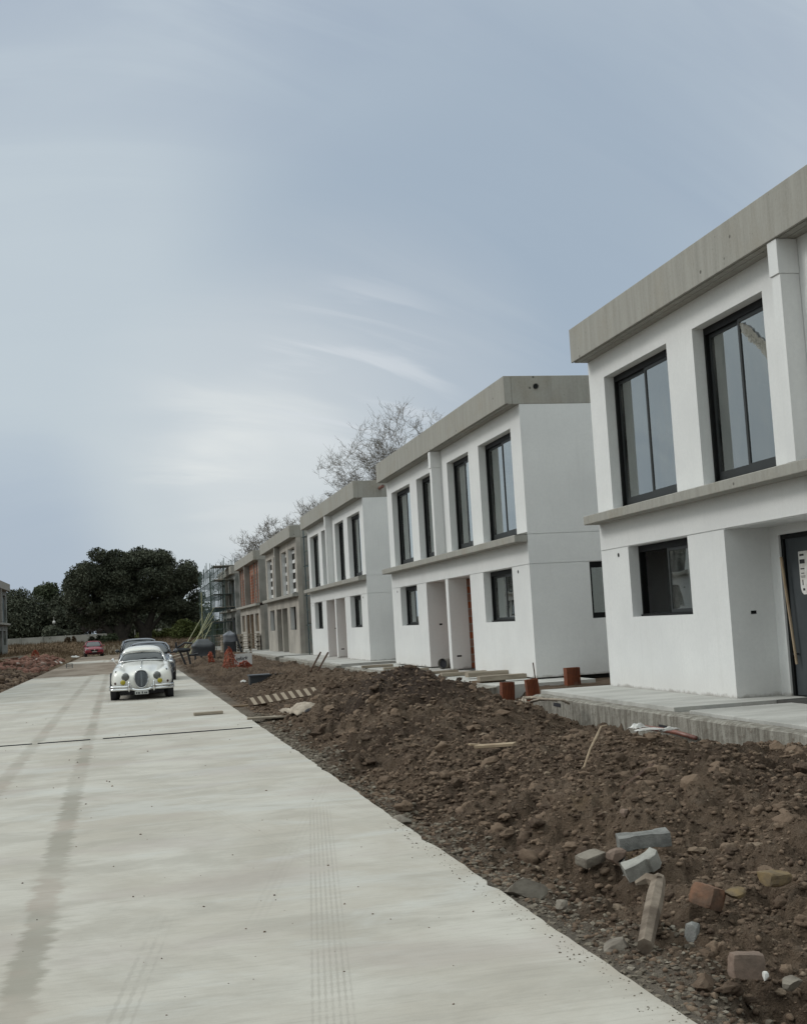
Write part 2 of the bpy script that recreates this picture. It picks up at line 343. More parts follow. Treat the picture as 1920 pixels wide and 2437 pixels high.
def soil_mat(name,left=False):
    m,t,b=newmat(name); p=t.pos(); s=t.new('ShaderNodeSeparateXYZ'); t.lk(p,s.inputs[0])
    n0=t.noise(p,.45,5,.6,.3); n1=t.noise(p,2.3,6,.65,.2); n2=t.noise(p,11,6,.7); n3=t.noise(p,55,4,.7)
    col=t.mix(t.ss(n0,.38,.62),(.088,.062,.045),(.185,.134,.096))
    col=t.mix(t.math('MULTIPLY',t.ss(n1,.46,.66),.6),col,(.225,.17,.125))
    col=t.mix(t.math('MULTIPLY',t.ss(n2,.5,.72),.55),col,(.23,.185,.145))
    col=t.mix(t.math('MULTIPLY',t.ss(n2,.30,.48,1,0),.6),col,(.035,.025,.019))  # low parts of the bump noise painted dark, as shade in crevices
    col=t.mix(t.math('MULTIPLY',t.ss(n3,.58,.75),.35),col,(.30,.26,.215))
    if not left:
        # dusty concrete crumbs beside the slab
        e=t.math('ADD',s.outputs[0],t.math('MULTIPLY',t.noise(p,1.7,4,.6),-.9))
        near=t.ss(e,1.45,1.95,1,0); col=t.mix(t.math('MULTIPLY',near,.6),col,t.mix(n2,(.20,.18,.15),(.30,.275,.235)))
        och=t.math('MULTIPLY',t.ss(t.noise(p,.9,3,.5,.4),.60,.70),t.ss(s.outputs[1],9,6)); col=t.mix(t.math('MULTIPLY',och,.6),col,(.25,.175,.09))
        # darker moist mound
        dx=t.math('MULTIPLY',t.math('SUBTRACT',s.outputs[0],3.9),.62); dy=t.math('MULTIPLY',t.math('SUBTRACT',s.outputs[1],17.6),.36)
        rr=t.math('ADD',t.math('MULTIPLY',dx,dx),t.math('MULTIPLY',dy,dy)); dk=t.ss(t.math('ADD',rr,t.noise(p,1.4,4,.6)),.6,1.15,1,0)
        col=t.mix(t.math('MULTIPLY',dk,.6),col,(.045,.034,.030))
    else:
        col=t.mix(t.math('MULTIPLY',t.ss(s.outputs[1],60,74),.55),col,t.mix(n1,(.13,.085,.045),(.21,.15,.09)))
        col=t.mix(t.ss(s.outputs[1],58,50),col,t.mix(n1,(.05,.032,.027),(.085,.06,.048)))
    t.lk(col,b.inputs['Base Color']); b.inputs['Roughness'].default_value=.97; b.inputs['Specular IOR Level'].default_value=.1
    h=t.math('ADD',t.math('MULTIPLY',n2,1.0),t.math('MULTIPLY',n3,.45)); t.lk(t.bump(h,1.0,.12),b.inputs['Normal'])
    return m
MT['soil']=soil_mat('loose_brown_soil'); MT['soilL']=soil_mat('dark_soil_and_dry_grass',True)

def grid(xs,ys,fz):
    X,Y=np.meshgrid(xs,ys); Z=fz(X.ravel(),Y.ravel()); V=np.stack([X.ravel(),Y.ravel(),Z],1)
    nx=len(xs); i=np.arange(len(ys)-1)[:,None]*nx+np.arange(nx-1)[None]; i=i.ravel()
    return V,np.stack([i,i+1,i+1+nx,i+nx],1)
xs=np.concatenate([np.array([1.70,1.90]),np.concatenate([np.arange(1.93,4.2,.0125),np.arange(4.2,7.9,.024)]),np.arange(7.95,18,.25),np.arange(18.5,60,2)])
ys=[3.3]
while ys[-1]<125: ys.append(ys[-1]*(1.0026 if ys[-1]<12 else 1.0036))
ys=np.array(ys)
def fz_r(x,y):
    z=gfull(x,y); z=np.where(x<1.92,-.3,z); z=np.where(x>20,.1,z)
    return z+1.0*sst(104,122,y)
V,F=grid(xs,ys,fz_r); np_mesh('soil_bank',V,F,MT['soil'],smooth=True,kind='structure')
# left of the road
def gl(x,y):
    x=np.asarray(x,float);y=np.asarray(y,float); t=-3.9-x
    z=-.08+.16*sst(0,1.2,t)+.25*gau(x,y,-6.3,58,1.3,8)+.55*gau(x,y,-6.0,88,2.2,9)+.4*gau(x,y,-9,96,3,6)+.35*gau(x,y,-5.6,70,1.0,5)
    am=sst(.0,.6,t)
    wx=x+(fbm(x*2,y*2,2,5)-.5)*.4; wy=y+(fbm(x*2,y*2,2,9)-.5)*.4
    z=z+am*((fbm(x*.7,y*.5,4,41)-.5)*.35+clod(wx,wy,.5,43,.6)*.3+clod(wx,wy,.2,47,.7)*.35)
    return z+1.0*sst(100,122,y)
xl=np.concatenate([np.array([-60,-45,-35,-28,-22.]),np.arange(-18,-8,.12),np.arange(-8,-3.9,.045),np.array([-3.88,-3.6])])
yl=[28.]
while yl[-1]<125: yl.append(yl[-1]*1.0035)
V,F=grid(xl,np.array(yl),lambda x,y:np.where(x>-3.89,-.3,gl(x,y))); np_mesh('soil_verge',V,F,MT['soilL'],smooth=True,kind='structure')
xn=np.concatenate([np.array([-60,-20,-10]),np.arange(-8,-3.9,.3),np.array([-3.88,-3.6])]); V,F=grid(xn,np.linspace(-12,28,80),lambda x,y:np.where(x>-3.89,-.3,gl(x,y)))
np_mesh('near_soil_verge',V,F,MT['soilL'],smooth=True,kind='structure')
xn=np.concatenate([np.array([1.7,1.9]),np.arange(1.93,8,.15),np.array([9,14,60])]); V,F=grid(xn,np.linspace(-12,3.3,100),lambda x,y:np.where(x<1.92,-.3,gfull(x,np.maximum(y,3.3))))
np_mesh('near_soil_bank',V,F,MT['soil'],smooth=True,kind='structure')
# big ground sheet, rising gently behind the site
m,t,b=newmat('rough_field'); p=t.pos(); t.lk(t.mix(t.ss(t.noise(p,.12,6,.6),.4,.6),(.085,.065,.04),(.15,.12,.075)),b.inputs['Base Color']); b.inputs['Roughness'].default_value=.97; MT['field']=m
gx=np.array([-1500,-600,-250,-120,-60,-30,-10,0,10,30,60,120,250,600,1500.]); gy=np.array([-1500,-600,-200,-60,-20,0,30,60,90,104,110,116,122,140,160,200,300,600,1500.])
V,F=grid(gx,gy,lambda x,y:-.32+1.28*sst(104,122,y)); np_mesh('ground',V,F,MT['field'],smooth=True,kind='structure')

# ------------------------------------------------------------------ road
m,t,b=newmat('broomed_road_concrete'); p=t.pos(); s=t.new('ShaderNodeSeparateXYZ'); t.lk(p,s.inputs[0]); X,Y,Z=s.outputs
n0=t.noise(t.stretch(p,(.75,.6,1)),.9,6,.65,.6); n1=t.noise(t.stretch(p,(.9,1.7,1)),1.1,7,.68,.5); n2=t.noise(t.stretch(p,(3.5,30,1)),1.2,5,.7); n3=t.noise(p,75,3,.7)
col=t.mix(t.ss(n0,.35,.65),(.418,.388,.335),(.50,.48,.43))
col=t.mix(t.math('MULTIPLY',t.ss(n1,.42,.64),.5),col,(.325,.305,.265))
bl_=t.noise(t.vmath('ADD',t.stretch(p,(.7,1.5,1)),(31,7,0)),.7,6,.65,.5); col=t.mix(t.math('MULTIPLY',t.ss(bl_,.50,.64),.6),col,(.50,.50,.47))
st2=t.noise(t.vmath('ADD',t.stretch(p,(.45,6,1)),(3,70,0)),1.6,6,.7,.6); col=t.mix(t.math('MULTIPLY',t.ss(st2,.56,.74),.35),col,(.30,.275,.235))
col=t.mix(t.math('MULTIPLY',t.ss(n2,.46,.74),.42),col,(.30,.28,.245))
col=t.mix(t.math('MULTIPLY',t.ss(n3,.55,.8),.22),col,(.25,.235,.21))
pk=t.noise(t.stretch(p,(1,1.9,1)),.55,3,.5); col=t.mix(t.math('MULTIPLY',t.ss(pk,.52,.66),.35),col,(.38,.335,.31))
def band(cx,slope,w0,w1,seed,lo,hi):
    global col
    c=t.math('MULTIPLY_ADD',Y,slope,cx); d=t.math('ABSOLUTE',t.math('SUBTRACT',X,c))
    wv=t.noise(t.vmath('ADD',t.stretch(p,(1.0,2.6,1)),(seed,0,0)),2.0,7,.7)
    ed=t.math('MULTIPLY_ADD',t.math('SUBTRACT',wv,.5),.30,d); f=t.ss(ed,w0,w1,1,0)
    return t.math('MULTIPLY',f,t.ss(t.noise(t.vmath('ADD',p,(seed*2,3,0)),.5,4,.6),lo,hi,.35,1))
fA=band(-.46,-.0098,.05,.11,3.,.36,.6); fB=band(-1.34,-.0035,.05,.12,9.,.36,.6); fC=band(-2.25,-.003,.03,.15,15.,.45,.7)
stain=t.mix(t.ss(t.noise(p,.9,4,.6),.45,.62),(.235,.22,.18),(.29,.235,.195))
for f,k in((fA,.66),(fB,.55),(fC,.25)): col=t.mix(t.math('MULTIPLY',f,k),col,stain)
# tyre tread prints: fine parallel lines that wander across the slab
def tread(cx,sl,y0,y1,w,k,freq):
    global col
    c=t.math('MULTIPLY_ADD',Y,sl,cx); d=t.math('SUBTRACT',X,c)
    ins=t.math('MULTIPLY',t.ss(t.math('ABSOLUTE',d),w*.8,w,1,0),t.math('MULTIPLY',t.ss(Y,y0,y0+.8),t.ss(Y,y1-1,y1,1,0)))
    ln=t.math('SINE',t.math('MULTIPLY',d,freq)); wig=t.math('SINE',t.math('MULTIPLY',Y,60)); 
    a=t.math('MULTIPLY',t.ss(t.math('ADD',ln,t.math('MULTIPLY',wig,.35)),-.2,.8),t.ss(t.noise(t.vmath('ADD',p,(cx*9,0,0)),2.2,6,.75),.36,.52))
    col=t.mix(t.math('MULTIPLY',t.math('MULTIPLY',ins,a),k),col,(.30,.28,.245))
tread(.02,.145,3.5,10.5,.10,.45,230); tread(-.75,.13,3.4,7,.07,.35,130); tread(-.9,.23,6,14,.07,.14,150); tread(2.4,-.17,7,15,.07,.12,150); tread(3.3,-.155,9,19,.06,.18,150)
# mud carried over the far slabs
yy=t.math('ADD',Y,t.math('ADD',t.math('MULTIPLY',t.noise(t.stretch(p,(1,.25,1)),.8,5,.6),5),t.math('MULTIPLY',X,.15)))
mud=t.math('MULTIPLY',t.ss(yy,52.3,54.2),t.ss(yy,77,80,1,0)); far=t.ss(yy,84,86.5)
mudc=t.mix(t.ss(t.noise(t.stretch(p,(.6,.16,1)),1.1,5,.6),.38,.62),(.17,.13,.095),(.26,.215,.17))
col=t.mix(t.math('MULTIPLY',t.math('ADD',mud,far,clamp=True),.95),col,mudc)
# soil dust creeping in from the right edge near the camera
e=t.math('ADD',X,t.math('MULTIPLY',t.noise(p,1.3,5,.6),.7)); dd=t.math('MULTIPLY',t.ss(e,2.12,2.42),t.ss(Y,11,6)); col=t.mix(t.math('MULTIPLY',dd,.55),col,(.33,.285,.23))
crumbs=t.math('MULTIPLY',t.ss(t.vor(t.stretch(p,(.6,1.6,1)),2.6),.035,.05,1,0),t.ss(t.noise(p,1.2,2,.5),.5,.6)); col=t.mix(t.math('MULTIPLY',crumbs,.7),col,(.15,.12,.095))
t.lk(col,b.inputs['Base Color']); b.inputs['Roughness'].default_value=.88; b.inputs['Specular IOR Level'].default_value=.25
t.lk(t.bump(t.math('ADD',t.math('MULTIPLY',n2,.7),t.math('MULTIPLY',n3,.4)),.28,.01),b.inputs['Normal']); MT['road']=m
rd=MB(); cuts=[-12,18.66,35.2,52,69,86,104]; rng=random.Random(4)
for a,c in zip(cuts[:-1],cuts[1:]):
    # slab with slightly broken right edge
    n=int((c-a)/.12) if c<40 else 12; L=[];z=0.0 if a<50 else .004
    for i in range(n+1):
        y=a+.012+(c-a-.024)*i/n; L.append((1.93+(rng.uniform(-.007,.004) if c<40 else 0)+(-.022*rng.random() if rng.random()<.12 else 0)+.004*math.sin(y*1.9)+.003*math.sin(y*5.3),y))
    top=[(-3.9,a+.012,z)]+[(x,y,z) for x,y in L]+[(-3.9,c-.012,z)]
    k=len(top); bot=[(x,y,-.22) for x,y,_ in top]
    rd.add(top+bot,[tuple(range(k))]+[tuple(range(2*k-1,k-1,-1))]+[(i,i+k,(i+1)%k+k,(i+1)%k) for i in range(k)])
o=rd.build('road',MT['road']); o['kind']='structure'
# joint filler strips left proud of the joint, broken where wheels crossed
jf=MB()
for x0,x1 in((-3.8,-1.45),(-1.37,-.62),(-.44,1.78)): jf.box(x0,x1,18.668,18.70,-.02,.012)
o=jf.build('road_joint',MT['flatblack']); o['kind']='structure'
jf=MB().box(-3.8,1.9,35.195,35.205,-.02,.0015); o=jf.build('far_road_joint',MT['cpipe']); o['kind']='structure'

# ------------------------------------------------------------------ loose clods on the soil (beyond counting)
def ico(sub):
    import bmesh
    bm=bmesh.new(); bmesh.ops.create_icosphere(bm,subdivisions=sub,radius=1)
    V=np.array([v.co[:] for v in bm.verts]); F=np.array([[v.index for v in f.verts] for f in bm.faces]); bm.free(); return V,F
I1=ico(1); I2=ico(2)
def scatter(name,n,xr,yr,sr,ic,seed,mtl,zf=gfull,flat=(.5,.9),pw=2.2,chop_=False,smooth=True):
    r=np.random.default_rng(seed); V0,F0=ic
    y=yr[0]*(yr[1]/yr[0])**r.random(n); x=xr[0]+(xr[1]-xr[0])*r.random(n)
    size=sr[0]+(sr[1]-sr[0])*r.random(n)**pw; size*=np.clip(.55+.07*y,.8,1.7)
    z=zf(x,y); k=len(V0)
    P=np.repeat(V0[None],n,0); dsp=0
    for q_ in range(7):
        wv=r.normal(size=(n,1,3))*(1.5+.8*q_); dsp=dsp+np.sin((P*wv).sum(2,keepdims=True)+6.28*r.random((n,1,1)))*(.21/(1+.30*q_))
    P=P*(1+dsp)
    # chop with random planes for an angular break
    for _ in range(2 if chop_ else 0):
        d=r.normal(size=(n,1,3)); d/=np.linalg.norm(d,axis=2,keepdims=True); q=(P*d).sum(2,keepdims=True); P=P-d*np.maximum(0,q-.62)
    P*=np.stack([.75+.6*r.random(n),.75+.6*r.random(n),flat[0]+(flat[1]-flat[0])*r.random(n)],1)[:,None]
    a=r.random(n)*6.28; ca,sa=np.cos(a)[:,None],np.sin(a)[:,None]
    P=np.stack([P[...,0]*ca-P[...,1]*sa,P[...,0]*sa+P[...,1]*ca,P[...,2]],2)
    P=P*size[:,None,None]+np.stack([x,y,z+size*.12],1)[:,None]
    F=(F0[None]+(np.arange(n)*k)[:,None,None]).reshape(-1,3)
    return np_mesh(name,P.reshape(-1,3),F,mtl,smooth=smooth)
def clodmat(name,a,b_,c_):
    m,t,b=newmat(name); g=t.new('ShaderNodeNewGeometry'); p=t.pos(); rnd=g.outputs['Random Per Island']
    col=t.mix(t.ss(rnd,.0,.85),a,b_); col=t.mix(t.ss(rnd,.93,1.0),col,c_); n=t.noise(p,30,4,.7)
    col=t.mix(t.math('MULTIPLY',t.ss(n,.45,.7),.35),col,(.20,.155,.115)); t.lk(col,b.inputs['Base Color']); b.inputs['Roughness'].default_value=.97
    b.inputs['Specular IOR Level'].default_value=.1; t.lk(t.bump(n,.8,.02),b.inputs['Normal']); return m
MT['clod']=clodmat('soil_clods',(.072,.051,.038),(.180,.130,.094),(.23,.18,.135)); MT['crumb']=clodmat('concrete_crumbs',(.12,.102,.082),(.20,.175,.14),(.33,.30,.25))
LB='loose brown soil clods heaped between the concrete road and the pavement slab'
for i,(n,xr,yr,sr,ic) in enumerate([(1100,(2.25,6.3),(3.6,13),(.014,.055),ico(3)),(900,(2.2,6.3),(3.6,24),(.014,.060),I2),(30000,(2.0,6.3),(3.4,13),(.005,.022),I1),(16000,(2.2,6.2),(10,32),(.006,.024),I1)]):
    tag(scatter('soil_clods',n,xr,yr,sr,ic,10+i,MT['clod'],chop_=(i in(1,3)),smooth=(i in(0,2))),['large ','angular ','small ','distant '][i]+LB,'soil',kind='stuff')
tag(scatter('rubble_crumbs',6500,(1.92,2.40),(3.4,22),(.003,.022),I1,31,MT['crumb'],chop_=True,smooth=False),'pale concrete crumbs along the right edge of the road slab','rubble',kind='stuff')
tag(scatter('edge_spill',420,(1.80,1.96),(3.4,9),(.0015,.006),I1,41,MT['crumb'],zf=lambda x,y:np.zeros_like(x)+.001,chop_=True,smooth=False),'dusty crumbs spilled over the right road edge near the camera','rubble',kind='stuff')
tag(scatter('road_crumbs',260,(-3.5,1.9),(3.6,30),(.002,.007),I1,37,MT['clod'],zf=lambda x,y:np.zeros_like(x)+.001),'tiny soil crumbs scattered over the concrete road','soil',kind='stuff')

# ------------------------------------------------------------------ houses
def panel(mb,axis,u0,u1,v0,v1,d0,d1,holes=(),skip_back=False):
    """wall sheet with real openings. axis 'y': runs along y, thickness along x; axis 'x': the other way"""
    us=sorted({u0,u1,*[h for k in holes for h in k[:2] if u0<h<u1]}); vs=sorted({v0,v1,*[h for k in holes for h in k[2:] if v0<h<v1]})
    def solid(i,j):
        if i<0 or j<0 or i>=len(us)-1 or j>=len(vs)-1: return False
        cu=(us[i]+us[i+1])/2; cv=(vs[j]+vs[j+1])/2
        return not any(a<cu<b and c<cv<d for a,b,c,d in holes)
    P=(lambda u,v,d:(d,u,v)) if axis=='y' else (lambda u,v,d:(u,d,v))
    fl=(lambda q:q) if axis=='y' else (lambda q:q[::-1])
    def quad(a,b,c,d): mb.add([a,b,c,d],[fl((0,1,2,3))])
    for i in range(len(us)-1):
        for j in range(len(vs)-1):
            if not solid(i,j): continue
            a,b,c,d=us[i],us[i+1],vs[j],vs[j+1]
            quad(P(a,c,d0),P(a,d,d0),P(b,d,d0),P(b,c,d0))
            if not skip_back: quad(P(a,c,d1),P(b,c,d1),P(b,d,d1),P(a,d,d1))
            if not solid(i-1,j): quad(P(a,c,d0),P(a,c,d1),P(a,d,d1),P(a,d,d0))
            if not solid(i+1,j): quad(P(b,c,d0),P(b,d,d0),P(b,d,d1),P(b,c,d1))
            if not solid(i,j-1): quad(P(a,c,d0),P(b,c,d0),P(b,c,d1),P(a,c,d1))
            if not solid(i,j+1): quad(P(a,d,d0),P(a,d,d1),P(b,d,d1),P(b,d,d0))
def bars(mb,x0,x1,y0,y1,z0,z1,w,top=None,bot=None):
    t_=top or w; b_=bot or w
    mb.box(x0,x1,y0,y1,z0,z0+b_).box(x0,x1,y0,y1,z1-t_,z1).box(x0,x1,y0,y0+w,z0+b_,z1-t_).box(x0,x1,y1-w,y1,z0+b_,z1-t_)
def window(root,y0,y1,z0,z1,opened=False,x=.17):
    fr=MB(); bars(fr,x,x+.10,y0+.002,y1-.002,z0+.002,z1-.002,.045,top=.10,bot=.04); fr.box(x-.03,x,y0+.004,y1-.004,z0+.002,z0+.03)
    f=fr.build('window',MT['black'],root)
    m=(y0+y1)/2; a,b=z0+.042,z1-.102
    spans=[(m-.03,y1-.047,x+.055)] if opened else [(m-.03,y1-.047,x+.055)]
    spans.append((y0+.047,m+.03,x+.015))
    if opened: spans=[(y0+.047,m+.03,x+.015),(y0+.09,m+.07,x+.055)]
    big=z1-z0>1.6
    for s0,s1,sx in spans:
        sh=MB(); bars(sh,sx,sx+.035,s0,s1,a,b,.05,bot=.12 if big else .05); q=sh.build('sash',MT['dgrey'],f)
        # the pane belongs to the window frame
        MB().box(sx+.013,sx+.019,s0+.045,s1-.045,a+(.115 if big else .045),b-.045).build('pane',MT['glass'],f)
    return f
ZG,ZS0,ZS1,ZW,ZT,ZF,ZR=2.25,2.70,2.85,2.905,5.105,5.49,6.07
D=9.2
def house(Y0,L,kind,near=True,X=7.8,rot=0,drain=None):
    root=empty('terraced_house',(X,Y0,.229),(0,0,rot)); c=L/2
    mw={'white':MT['white'],'raw':MT['beige'],'brick':MT['beige'],'grey':MT['greyblock']}[kind]
    side={'white':MT['white'],'raw':MT['cement'],'brick':MT['brick'],'grey':MT['greyblock']}[kind]
    up=[(.65,3.03),(3.86,5.78)]; up=up+[(L-b,L-a) for a,b in up]
    gr=[(1.13,3.23)]; gr=gr+[(L-b,L-a) for a,b in gr]
    en=[(4.32,c-.13),(c+.13,L-4.32)]
    allh=[(a,b,ZW,ZT) for a,b in up]+[(a,b,1.13,ZG) for a,b in gr]+[(a,b,-.01,ZG) for a,b in en]
    gl_=[(-1,L+1,ZG,ZG+.014)]
    # facade: outer skin with a real shadow groove, structural layer behind
    f=MB()
    if kind=='brick':
        panel(f,'y',0,L,0,ZS0,0,.22,[h for h in allh if h[2]<2]); f.build('facade',mw,root)
        b=MB(); nar=[]
        for a0,b0 in up: nar+= [(a0+.25,a0+.75,ZW,ZT-.35),(b0-.8,b0-.3,ZW,ZT-.35)]
        panel(b,'y',.3,L-.3,ZS1,ZF,.10,.25,nar); b.build('brick_infill',MT['brick'],root)
        q=MB()
        for y in (0,L-.3,c-.15): MB().box(-.0,.3,y,y+.3,ZS1,ZF).build('column',MT['cement'],root,bevel=.01)
        for y in(3.3,L-3.5,1.7,L-1.9): MB().box(.04,.22,y,y+.16,ZS1,ZF).build('column',MT['cement'],root,bevel=.01)
    else:
        panel(f,'y',0,L,0,ZF,0,.02,allh+(gl_ if kind=='white' else []),skip_back=True); panel(f,'y',.016 if kind=='white' else 0,L,0,ZF,.02,.22,allh)
        f.build('facade',mw,root)
    # side and back walls
    sw=[(1.27,2.35,1.11,ZG)] if kind!='brick' else []
    for nm,y0,y1 in(('side_wall',0,.2),('side_wall',L-.2,L)):
        w=MB()
        if kind=='white':
            g2=[(-1,D+1,ZG,ZG+.014),(-1,D+1,ZS1,ZS1+.014)]
            if y0==0: panel(w,'x',.0205,D,0,ZF,0,.015,g2+sw,skip_back=True); panel(w,'x',.2205,D,0,ZF,.015,.2,sw)
            else: panel(w,'x',.2205,D,0,ZF,L-.2,L,sw)
        else: panel(w,'x',.2205,D,0,ZF,y0,y1,sw)
        if kind=='brick':
            pass
        w.build(nm,side,root)
    if kind=='white' and near:
        fr=MB(); 
        fr.box(1.272,2.348,.09,.15,ZG-.12,ZG-.002).box(1.272,2.348,.09,.15,1.112,1.22).box(1.272,1.34,.09,.15,1.22,ZG-.12).box(2.28,2.348,.09,.15,1.22,ZG-.12)
        wf=fr.build('window',MT['black'],root); MB().box(1.34,2.28,.115,.121,1.22,ZG-.12).build('pane',MT['glass'],wf)
    if kind=='brick':
        MB().box(.2205,.62,-.012,.0,0,ZF).build('concrete_frame',MT['cement'],root); MB().box(.6205,D,-.010,0,ZS0-.1,ZS1+.02).build('concrete_frame',MT['cement'],root)
    MB().box(D,D+.2,0,L,0,ZF).build('back_wall',side,root)
    # inside
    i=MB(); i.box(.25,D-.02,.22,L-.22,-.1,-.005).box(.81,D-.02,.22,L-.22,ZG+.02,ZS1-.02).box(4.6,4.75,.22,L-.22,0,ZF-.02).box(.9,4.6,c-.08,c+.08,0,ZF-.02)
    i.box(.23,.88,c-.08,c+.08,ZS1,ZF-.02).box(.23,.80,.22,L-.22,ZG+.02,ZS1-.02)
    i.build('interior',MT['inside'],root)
    # entry porch
    e=MB()
    e.box(.2205,.66,4.32-.16,4.32,0,ZG).box(.2205,.66,L-4.32,L-4.16,0,ZG)
    e.box(.2205,.48 if kind=='white' and near else .66,c-.1295,c+.1295,0,ZG)
    e.box(.2205,.80,4.16,L-4.16,ZG+.001,ZG+.018)
    e.build('porch_walls',mw,root)
    if kind=='white' and near:
        MB().box(.4805,.66,c-.115,c+.115,0,ZG-.01).box(.67,.80,4.16,L-4.16,0,ZG).build('bare_brick_strip',MT['brick'],root)
    elif kind!='white' or not near:
        if kind=='white':
            # back wall of the porch with the door opening
            w=MB(); panel(w,'y',4.16,L-4.16,0,ZG,.66,.82,[(L-4.55-.95,L-4.55,-.01,2.13)]); w.build('porch_back_wall',mw,root)
        else: MB().box(.67,.80,4.16,L-4.16,0,ZG).build('porch_back_wall',MT['inside'] if kind=='raw' else side,root)
    # roof with projecting fascia and drip groove
    r=MB(); o_=.008
    r.box(-.139,D+.055,.155,L-.155,ZF,ZF+.1)
    rb=MB(); vv=[(-.30,ZF),(-.262,ZF),(-.262,ZF+.02),(-.245,ZF+.02),(-.245,ZF),(-.14,ZF),(-.14,ZR),(-.30,ZR)]
    nv=len(vv); rb.add([(x_,-o_,z_) for x_,z_ in vv]+[(x_,L+o_,z_) for x_,z_ in vv],[tuple(range(nv)),tuple(range(2*nv-1,nv-1,-1))]+[(i_,nv+i_,nv+(i_+1)%nv,(i_+1)%nv) for i_ in range(nv)])
    rb.box(D+.06,D+.21,-o_,L+o_,ZF,ZR).box(-.1399,D+.0595,-o_,.15,ZF,ZR).box(-.1399,D+.0595,L-.15,L+o_,ZF,ZR)
    q=rb.build('roof_fascia',MT['conc'],root,bevel=.012); r.build('roof_slab',MT['conc'],root)
    MB().box(-.28,-.001,0,L,ZS0,ZS1).build('sill_slab',MT['conc'],root,bevel=.015)
    sl=MB(); sl.add([(-.28+.02,0,ZS1+.001),(-.001,0,ZS1+.001),(-.001,L,ZS1+.001),(-.26,L,ZS1+.001),(-.001,0,ZW-.003),(-.001,L,ZW-.003)],[(0,3,5,4),(0,4,1),(3,2,5),(1,4,5,2)])
    sl.build('sill_fall',MT['conc'],root)
    fm=MT['white'] if kind=='white' else MT['cement']
    fn=MB(); fn.box(-.255,-.001,c-.115,c+.075,ZS1+.002,5.07).box(-.275,-.001,c-.125,c+.085,5.07,ZF-.003)
    if kind!='brick': fn.build('party_fin',fm,root,bevel=.006)
    else: fn.build('party_fin',MT['cement'],root)
    # small holes left for lamps and sockets
    hb=MB()
    if kind=='white':
        for y in(.73,L-.73): MB().tube((-.004,y,2.14),(.01,y,2.14),.035,n=12).build('lamp_hole',MT['black'],root)
        MB().box(.30,.38,L-4.3205-.003,L-4.3205+.01,1.10,1.145).build('socket_hole',MT['black'],root); MB().box(.12,.24,c-.133,c-.12,.30,.34).build('socket_hole',MT['black'],root)
    # openings
    if kind=='white':
        for k,(a,b) in enumerate(up): window(root,a,b,ZW,ZT)
        for k,(a,b) in enumerate(gr): window(root,a,b,1.13,ZG,opened=(not near and k==1))
    if kind=='raw':
        for a,b in up:
            rv=MB().box(.02,.2,b-.006,b-.001,ZW,ZT).build('white_reveal',MT['white'],root)
            for k in range(5):
                z=ZW+.08+k*(ZT-ZW-.16)/4.3; MB().box(.20,.26,a,b,z,z+.16).build('infill_batten',MT['white'],root)
            MB().box(.262,.30,a,b,ZW,ZT).build('opening_fill',MT['inside'],root)  # dark sheet stands in for the unlit room behind the battens
        for a,b in gr: MB().box(.02,.2,b-.006,b-.001,1.13,ZG).build('white_reveal',MT['white'],root)
    if kind=='brick':
        for a,b in gr: MB().box(.14,.20,a,b,1.13,ZG).build('opening_fill',MT['woodedge'],root)
        for a,b in en:
            for k in range(3): 
                y=a+(b-a)*(k+.5)/3; MB().box(.05,.11,y-.06,y+.06,0,ZG).build('timber_prop',MT['woodedge'],root)
    if kind=='grey':
        for a,b in up: MB().box(.12,.18,a+.5,b,ZW,ZT-.2).build('opening_fill',MT['steelb'],root)
    for (dx,dz,out) in (drain or []):
        MB().tube((dx,.05,dz),(dx,-out,dz),.055,n=14,cap=False).tube((dx,.02,dz),(dx,-out+.01,dz),.045,n=14).build('drain_pipe',MT['pvc'] if out>.1 else MT['black'],root)
    return root
G='two storey terraced houses along the right side of the road'
h1=house(5.97,13.06,'white',near=False)
tag(h1,'nearest white two storey house, cropped by the right edge, with a dark grey front door','house',G)
h2_=house(22.79,12.91,'white',drain=[(.38,ZF+.36,.03)])
tag(h2_,'second white house from the camera, planks laid in front, bare brick strip in its porch','house',G)
h3=house(39.64,12.95,'white',drain=[(.62,ZF+.30,.55)])
tag(h3,'third white two storey house, with a brown drain pipe sticking out of its roof edge','house',G)
h4=house(56.4,13.15,'raw'); tag(h4,'unpainted beige and grey cement house between the white houses and the bare brick house','house',G)
h5=house(73.5,13.5,'brick'); tag(h5,'house shell with bare orange brick upper storey under a concrete roof edge','house',G)
h6=house(90.35,13.5,'grey'); tag(h6,'farthest grey unfinished house on the right, half hidden by scaffolding','house',G)
# the row across the road: only the end of one shows at the left edge
l6=house(103.9,13.5,'grey',X=-9.75,rot=math.pi); tag(l6,'grey unfinished house end at the left edge of the photo','house','houses across the road on the left')
for k,y in enumerate((48.5,65.4,82.3)):
    q=copy_tree(h3); q.location=(-9.9*S,y*S,.229*S); q.rotation_euler=(0,0,math.pi)
    tag(q,'white house across the road, seen only mirrored in the window panes','house','houses across the road on the left')
